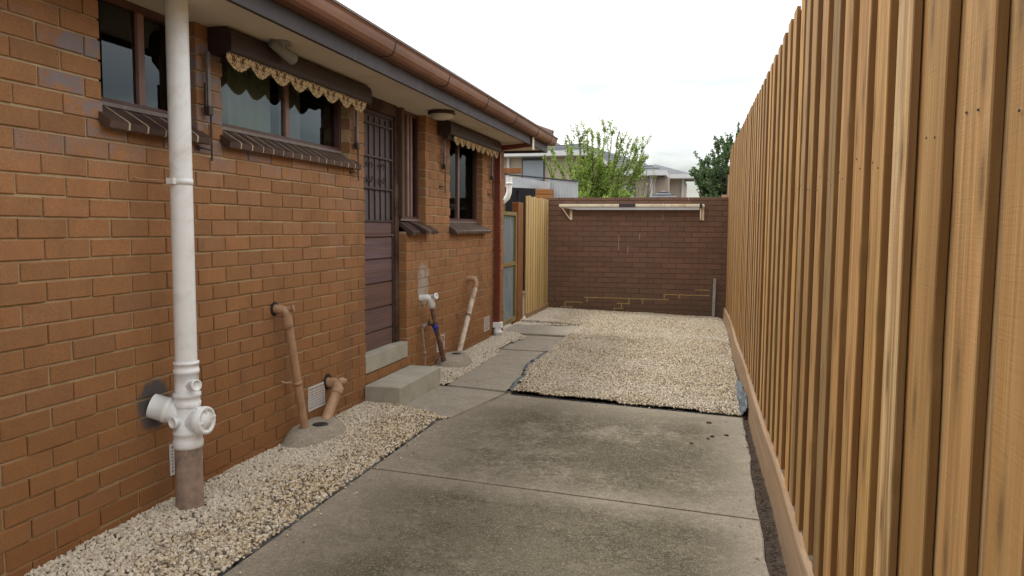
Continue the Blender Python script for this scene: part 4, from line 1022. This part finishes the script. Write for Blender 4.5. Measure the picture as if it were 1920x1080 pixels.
tag(cm.obj('crumpled_weed_mat', M['fabric2']), 'crumpled blue-grey weed mat poking up beside the fence kickboard', 'weed mat')
lt = MB(); rr = random.Random(31)
for k in range(4200):
    y = rr.uniform(1.5, 12.8); x = rr.triangular(.31, .395, .34) if rr.random() < .97 else rr.triangular(.05, .33, .32); s_ = rr.uniform(.003, .012); an = rr.uniform(0, 6.28)
    if y > 6.3 and rr.random() < .6: continue
    dx_, dy_ = math.cos(an) * s_, math.sin(an) * s_; z = gz(x) + rr.uniform(-.010, .004) if x > .31 else gz(x) + .003
    lt.add([(x - dx_, y - dy_, z), (x + dy_ * .4, y - dx_ * .4, z + rr.uniform(0, .006)), (x + dx_, y + dy_, z + .002), (x - dy_ * .4, y + dx_ * .4, z + rr.uniform(0, .006))], [(0, 1, 2, 3)])
o = lt.obj('leaf_litter', M['litter']); o['kind'] = 'stuff'
CL = ['dark dirt clod in the middle of the small cluster on the slab', 'largest dark dirt clod on the slab, in the cluster near the fence', 'dark dirt clod farthest from the camera, near the gravel', 'dark dirt clod nearest the camera on the mossy slab', 'dark dirt clod closest to the timber fence']
for k, (x, y) in enumerate(((.06, 5.46), (.09, 5.53), (.07, 5.92), (-.05, 5.30), (.19, 5.60))):
    bm = bmesh.new(); bmesh.ops.create_icosphere(bm, subdivisions=2, radius=.010 + .003 * (k % 3))
    for v in bm.verts: v.co = Vector((v.co.x * 1.3, v.co.y, v.co.z * .6)) * (1 + .3 * mnoise.noise(v.co * 90 + Vector((k, 0, 0))))
    o = MB().bm(bm, True, Matrix.Translation((x, y, gz(x) + .006))).obj('soil_clod', M['litter'])
    tag(o, CL[k], 'clod', 'dirt clods on the slab')

gs = MB(); rr = random.Random(12)
for k in range(60):
    x = -2.50 + rr.gauss(0, .05); y = 12.83 + rr.gauss(0, .02); h_ = rr.uniform(.05, .17); dx_ = rr.gauss(0, .05); dy_ = rr.gauss(-.03, .03); z = gz(x) + .01
    gs.add([(x - .003, y, z), (x + .003, y, z), (x + dx_ * .5 + .002, y + dy_ * .5, z + h_ * .7), (x + dx_, y + dy_, z + h_), (x + dx_ * .5 - .002, y + dy_ * .5, z + h_ * .7)], [(0, 1, 2, 3, 4)])
tag(gs.obj('dry_weed', M['screen']), 'tuft of dry yellow weed at the left foot of the brown wall', 'weed')

# ------------------------------------------------------------------ beyond the wall
t = thing('metal_shed', (-3.2, 15.5, -1.5), 'grey galvanised shed roof and wall just behind the brown brick wall', 'shed')
c = MB(); n = 40
for i in range(n + 1):
    x = -3.02 + .58 * i / n; yy = 15.0 + .004 * math.sin(i * 1.6); c.v += [(x, yy, -1.5), (x, yy, .90 - (x + 2.44) * .10)]
    if i: k = 2 * i; c.f.append((k - 2, k, k + 1, k - 1)); c.smooth.append(True)
c.obj('metal_wall', M['zinc'], t)
c = MB(); c.prism([(-4.4, 1.105), (-2.44, .905), (-2.44, .925), (-4.4, 1.125)], 14.96, 15.25, 'xz'); c.obj('roof_sheet', M['windark'], t)
c = MB(); c.prism([(-3.90, .80), (-2.98, .755), (-2.98, .895), (-3.90, 1.03)], 14.90, 14.99, 'xz'); c.obj('roof_edge', M['zinc'], t)
c = MB(); c.box(-5.2, -3.03, 17.5, 17.6, -1.5, 1.0); c.box(-5.2, -5.1, 14.5, 17.5, -1.5, .9); c.box(-3.72, -3.66, 15.1, 15.16, -1.5, .75); c.obj('dark_interior', M['black'], t)
c = MB(); c.bbox(-3.19, -2.90, 14.5, 14.88, .64, .74, .006); c.bbox(-3.19, -2.90, 14.5, 14.88, .52, .632, .006); c.obj('beam_end', M['beam'], t)
c = MB(); c.box(-3.64, -3.22, 17.3, 17.4, .2, .64); c.obj('back_window', M['zinc'], t)
s = MB(); s.bbox(-3.62, -3.20, 13.3, 13.4, .96, 1.055, .004); s.box(-3.6, -3.5, 13.32, 13.39, -1.5, .96); tag(s.obj('timber_beam', M['post']), 'short brown timber beam end showing above the gate, against the far house', 'beam')
t = thing('pvc_elbow', (-3.10, 12.0, .4), 'white plastic pipe elbow against the dark gap above the metal gate', 'pipe')
c = MB(); c.tube([(-3.07, 12.0, .80), (-3.07, 12.0, .66), (-3.075, 12.0, .56), (-3.10, 12.0, .48), (-3.16, 12.0, .42), (-3.26, 12, .40)], .045, 16); c.lathe((-3.07, 12.0, .70), (0, 0, 1), [(-.015, .046), (-.015, .052), (.02, .052), (.02, .046)], 18); c.obj('pipe_bend', M['pvc'], t)

c = MB()
for i in range(5):
    x = .262 + i * .10; board(c, 13.60, 13.62, x, x + .094, -1.5, .90 + .02 * (i % 2) - (.32 if i == 0 else 0), 0, 2, 0, i)
c.obj('x', M['palewood']) if False else None
t = thing('neighbour_fence', (.45, 13.6, -1.5), 'weathered pale paling fence end peeping between the brown wall and the tall pine fence', 'fence')
c.obj('palings', M['palewood'], t); d = MB(); d.box(.262, .76, 13.63, 13.67, .2, .28); d.box(.262, .76, 13.63, 13.67, -1, -.92); d.obj('rail', M['palewood'], t)

# far two-storey houses
def hip(mb, x0, x1, y0, y1, z0, h, ov=.45, inset=None):
    x0 -= ov; x1 += ov; y0 -= ov; y1 += ov; w_ = min(x1 - x0, y1 - y0) / 2; i_ = w_
    if (x1 - x0) > (y1 - y0): a = (x0 + i_, (y0 + y1) / 2, z0 + h); b_ = (x1 - i_, (y0 + y1) / 2, z0 + h)
    else: a = ((x0 + x1) / 2, y0 + i_, z0 + h); b_ = ((x0 + x1) / 2, y1 - i_, z0 + h)
    v = [(x0, y0, z0), (x1, y0, z0), (x1, y1, z0), (x0, y1, z0), a, b_]
    if (x1 - x0) > (y1 - y0): f = [(0, 1, 5, 4), (1, 2, 5), (2, 3, 4, 5), (3, 0, 4), (3, 2, 1, 0)]
    else: f = [(0, 1, 4), (1, 2, 5, 4), (2, 3, 5), (3, 0, 4, 5), (3, 2, 1, 0)]
    mb.add(v, f); return v
def roof_tiles(mb, v, f_, rows, th=.03):
    """course lines: thin battens laid up a roof plane given by eave a-b and top d-c"""
    a, b_, c_, d_ = map(Vector, f_)
    for i in range(1, rows):
        u_ = i / rows; p = a.lerp(d_, u_); q = b_.lerp(c_, u_); nrm = (b_ - a).cross(d_ - a).normalized()
        if nrm.z < 0: nrm = -nrm
        up_ = (d_ - a).normalized() * .05
        mb.add([p, q, q + nrm * th, p + nrm * th, p + up_, q + up_], [(0, 1, 2, 3), (3, 2, 5, 4)])
hA = thing('townhouse', (-7.5, 26, -1.5), 'beige two-storey house with a blind-covered upper window, left of the green tree', 'house', 'beige houses beyond the wall')
ang = 0
wl = MB(); wl.box(-12.0, -3.95, 24.0, 31.0, -1.5, 2.22); wl.obj('wall', M['render'], hA)
rf = MB(); v = hip(rf, -12.0, -3.95, 24.0, 31.0, 2.36, 1.15); ro = rf.obj('roof', M['roofgrey'], hA)
tl = MB(); roof_tiles(tl, v, (v[0], v[1], v[5], v[4]), 13); roof_tiles(tl, v, (v[1], v[2], v[5], v[5]), 13); tl.obj('tile_courses', M['roofgrey'], ro)
gt = MB(); gt.bbox(-12.5, -3.43, 23.50, 23.58, 2.22, 2.355, .01); gt.bbox(-3.51, -3.43, 23.58, 31.5, 2.22, 2.355, .01); gt.box(-12.4, -3.52, 23.58, 24.0, 2.22, 2.24); gt.obj('gutter', M['white'], ro)
wi = MB(); wi.box(-5.72, -4.98, 23.95, 23.99, .6, 2.20); wo = wi.obj('window', M['windark'], hA)
pn = MB(); pn.box(-5.68, -5.02, 23.93, 23.95, 1.93 - .42, 2.12); pn.obj('blind', M['blindgrey'], wo); pn = MB(); pn.box(-5.68, -5.02, 23.93, 23.95, .64, 1.47); pn.obj('pane', M['winblind'], wo)
dpp = MB(); dpp.box(-6.20, -6.12, 23.88, 23.96, -1.5, 2.22); dpp.obj('downpipe', M['white'], hA)

hB = thing('townhouse', (-1.8, 34, -1.5), 'beige two-storey house with grey hip roofs and white downpipes, right of the green tree', 'house', 'beige houses beyond the wall')
wl = MB(); wl.box(-9.5, -1.98, 31.0, 38.0, -1.5, 2.06); wl.box(-1.98, -1.46, 31.6, 37, -1.5, 2.06); wl.box(-1.46, -.86, 33.2, 37, -1.5, 2.06); wl.obj('wall', M['render'], hB)
rc = MB(); rc.box(-1.56, -1.462, 31.55, 31.6, -1.5, 2.05); rc.obj('corner_shade_panel', M['windark'], hB) if False else None
rf = MB(); v = hip(rf, -9.5, -1.98, 31.0, 38.0, 2.24, 1.55); w_ = hip(rf, -3.5, -.86, 33.0, 37.0, 2.22, .58, ov=.42); ro = rf.obj('roof', M['roofgrey'], hB)
tl = MB(); roof_tiles(tl, v, (v[0], v[1], v[5], v[4]), 14); roof_tiles(tl, v, (v[1], v[2], v[5], v[5]), 14); roof_tiles(tl, w_, (w_[0], w_[1], w_[5], w_[4]), 8); tl.obj('tile_courses', M['roofgrey'], ro)
gt = MB(); gt.bbox(-10, -1.50, 30.45, 30.55, 2.06, 2.235, .01); gt.bbox(-1.6, -1.50, 30.55, 32.5, 2.06, 2.235, .01); gt.bbox(-1.5, -.40, 32.48, 32.58, 2.06, 2.215, .01); gt.bbox(-.50, -.40, 32.6, 37.5, 2.06, 2.215, .01)
gt.box(-9.9, -1.62, 30.56, 31.0, 2.06, 2.08); gt.box(-1.98, -.52, 32.6, 33.2, 2.06, 2.08); gt.obj('gutter', M['white'], ro)
dpp = MB(); dpp.box(-2.16, -2.05, 30.88, 30.98, -1.5, 2.06); dpp.obj('downpipe', M['white'], hB)
dpp = MB(); dpp.box(-.98, -.89, 33.1, 33.18, -1.5, 2.06); dpp.obj('downpipe', M['white'], hB)
wi = MB(); wi.box(-3.28, -2.72, 30.94, 30.985, .5, 1.75); wo = wi.obj('window', M['windark'], hB); pn = MB(); pn.box(-3.24, -2.76, 30.92, 30.94, .55, 1.70); pn.obj('pane', M['winblind'], wo)
lr = MB(); v = hip(lr, -2.35, -.70, 28.4, 30.2, .80, .62, ov=.35); lo_ = lr.obj('lower_roof', M['roofgrey'], hB); tl = MB(); roof_tiles(tl, v, (v[0], v[1], v[4], v[4]), 6); tl.obj('tile_courses', M['windark'], lo_)
wl = MB(); wl.box(-2.35, -.70, 28.4, 30.2, -1.5, .79); wl.obj('lower_wall', M['render'], hB)

# ------------------------------------------------------------------ trees
def grow(rr, base, tip, sag, n=7):
    base, tip = Vector(base), Vector(tip); m = base.lerp(tip, .5) + Vector((sag[0], sag[1], sag[2]))
    return [base * (1 - t) ** 2 + m * 2 * t * (1 - t) + tip * t * t for t in [i / n for i in range(n + 1)]]
def leaf(mb, p, d, s_, rr):
    d = d.normalized(); a = Vector((rr.gauss(0, 1), rr.gauss(0, 1), rr.gauss(0, 1))).cross(d)
    if a.length < 1e-3: a = d.orthogonal()
    a = a.normalized() * s_ * rr.uniform(.28, .42); t_ = p + d * s_; m = p + d * s_ * .5
    mb.add([p, m + a, t_, m - a], [(0, 1, 2, 3)])
def tree(name, loc, label, tips, trunk_top, lm, leaf_n, ls, spread, cat='tree', twigs=9, red=False, seed=1, tr=.07, low=.35, twl=(.25, .6)):
    rr = random.Random(seed); t = thing(name, loc, label, cat); tk = MB(); lf = MB(); rd = MB()
    L0 = Vector(loc); tt = Vector(trunk_top); tk.tube(grow(rr, L0, tt, (.05, 0, 0)), [tr * (1 - .07 * i) for i in range(8)], 8)
    for tip in tips:
        tip = Vector(tip); b0 = L0.lerp(tt, rr.uniform(.55, 1.0)); path = grow(rr, b0, tip, ((b0.x - tip.x) * -.22, 0, -.15 + rr.uniform(-.1, .1)), 9)
        tk.tube(path, [tr * .5 * (1 - .1 * i) + .004 for i in range(10)], 6)
        for k in range(twigs):
            u_ = rr.uniform(low, 1.0); i = min(8, int(u_ * 9)); p0 = path[i].lerp(path[i + 1], u_ * 9 - i); dr_ = (path[i + 1] - path[i]).normalized()
            d = (dr_ * .8 + Vector((rr.gauss(0, spread), rr.gauss(0, spread), rr.gauss(.25, .3)))).normalized(); L_ = rr.uniform(*twl) * (1.15 - .5 * u_)
            p1 = p0 + d * L_ + Vector((0, 0, .06)); tw = grow(rr, p0, p1, (0, 0, -.04), 4); tk.tube(tw, [.008, .007, .006, .005, .003], 4)
            for q in range(leaf_n):
                v_ = rr.random() ** .8; j = min(3, int(v_ * 4)); lp = tw[j].lerp(tw[j + 1], v_ * 4 - j) + Vector((rr.gauss(0, .02), rr.gauss(0, .02), rr.gauss(0, .02)))
                leaf(lf, lp, d * .5 + Vector((rr.gauss(0, .8), rr.gauss(0, .8), rr.gauss(-.1, .7))), ls * rr.uniform(.6, 1.3), rr)
        for q in range(leaf_n * 2):
            i = rr.randint(4, 8); lp = path[i].lerp(path[i + 1], rr.random()); leaf(lf, lp, Vector((rr.gauss(0, .8), rr.gauss(0, .8), rr.gauss(.2, .7))), ls * rr.uniform(.6, 1.2), rr)
        if red:
            for q in range(14): leaf(rd, tip + Vector((rr.gauss(0, .02), rr.gauss(0, .02), rr.uniform(-.10, .03))), Vector((rr.gauss(0, .5), rr.gauss(0, .5), rr.gauss(.8, .4))), ls * .9, rr)
    tk.obj('trunk', M['bark'], t); co = lf.obj('crown', lm, t)
    if rd.v: rd.obj('shoots', M['leafC'], co)
    return t
def at(px_, py_, Y):   # distances of background tips measured off the photo, at their real depth
    a = (px_ - 960) / 1430.2; b_ = -(py_ - 540) / 1430.2; d = right * a + up * b_ + fwd; return d * (Y / d.y)
rr = random.Random(55); tips = []
for (x, y) in ((1020, 291), (1036, 282), (1061, 262), (1071, 268), (1085, 248), (1093, 252), (1101, 246), (1111, 253), (1125, 252), (1134, 240), (1148, 251), (1160, 249), (1166, 262), (1178, 268), (1187, 276), (1194, 281), (1206, 277), (1208, 295), (1200, 305)):
    tips.append(at(x, y, 20 + rr.uniform(-.6, .6)))
for k in range(34):
    an = rr.uniform(0, math.pi); x = 1115 + 78 * math.cos(an) * rr.uniform(.2, 1); y = 375 - 95 * math.sin(an) * rr.uniform(.15, 1); tips.append(at(x, y, 20 + rr.uniform(-.9, .9)))
tree('deciduous_tree', (-2.85, 20.0, -1.5), 'bright green young-leafed tree with upright red-tipped shoots, above the middle of the brown wall', tips, (-2.83, 20, .35), M['leafA'], 50, .050, .5, red=True, seed=4, twigs=12, tr=.06, low=.28)
rr = random.Random(66); tips = []
for (x, y) in ((1304, 330), (1306, 318), (1316, 300), (1326, 305), (1338, 285), (1345, 274), (1360, 268), (1372, 258), (1385, 250), (1398, 248), (1415, 255), (1430, 270)): tips.append(at(x, y, 25 + rr.uniform(-.7, .7)))
for k in range(48):
    x = rr.uniform(1310, 1440); top = 330 - (x - 1305) * .75 if x < 1400 else 262; y = rr.uniform(top, 385); tips.append(at(x, y, 25 + rr.uniform(-1.2, 1.2)))
tree('evergreen_tree', (.75, 25.0, -1.5), 'dark dense green tree behind the fence, right of the far houses', tips, (.75, 25, .4), M['leafB'], 62, .070, .7, seed=9, twigs=12, tr=.11, low=.45, twl=(.2, .5))
rr = random.Random(77)
tips = [at(x, y, 19 + rr.uniform(-.3, .3)) for x, y in ((1227, 325), (1221, 333), (1216, 345), (1200, 330), (1213, 318), (1192, 352), (1205, 348))]
tree('sapling', (-1.75, 19.0, -1.5), 'thin sparse sapling with few leaves in front of the right-hand far house', tips, (-1.76, 19, .1), M['leafA'], 5, .05, .3, seed=5, twigs=5, tr=.03, low=.3, twl=(.12, .3))
rr = random.Random(88)
tips = [at(x, y, 18.5 + rr.uniform(-.4, .4)) for x, y in ((1090, 372), (1100, 362), (1112, 376), (1125, 372), (1175, 368), (1185, 374), (1196, 372), (1160, 372), (1140, 375), (1088, 380))]
tree('shrub', (-2.6, 18.5, -1.5), 'low leafy green shrub just showing over the brown wall beneath the bright tree', tips, (-2.6, 18.5, -.3), M['leafA'], 22, .06, .6, cat='shrub', seed=6, twigs=9, tr=.04, low=.4, twl=(.2, .4))
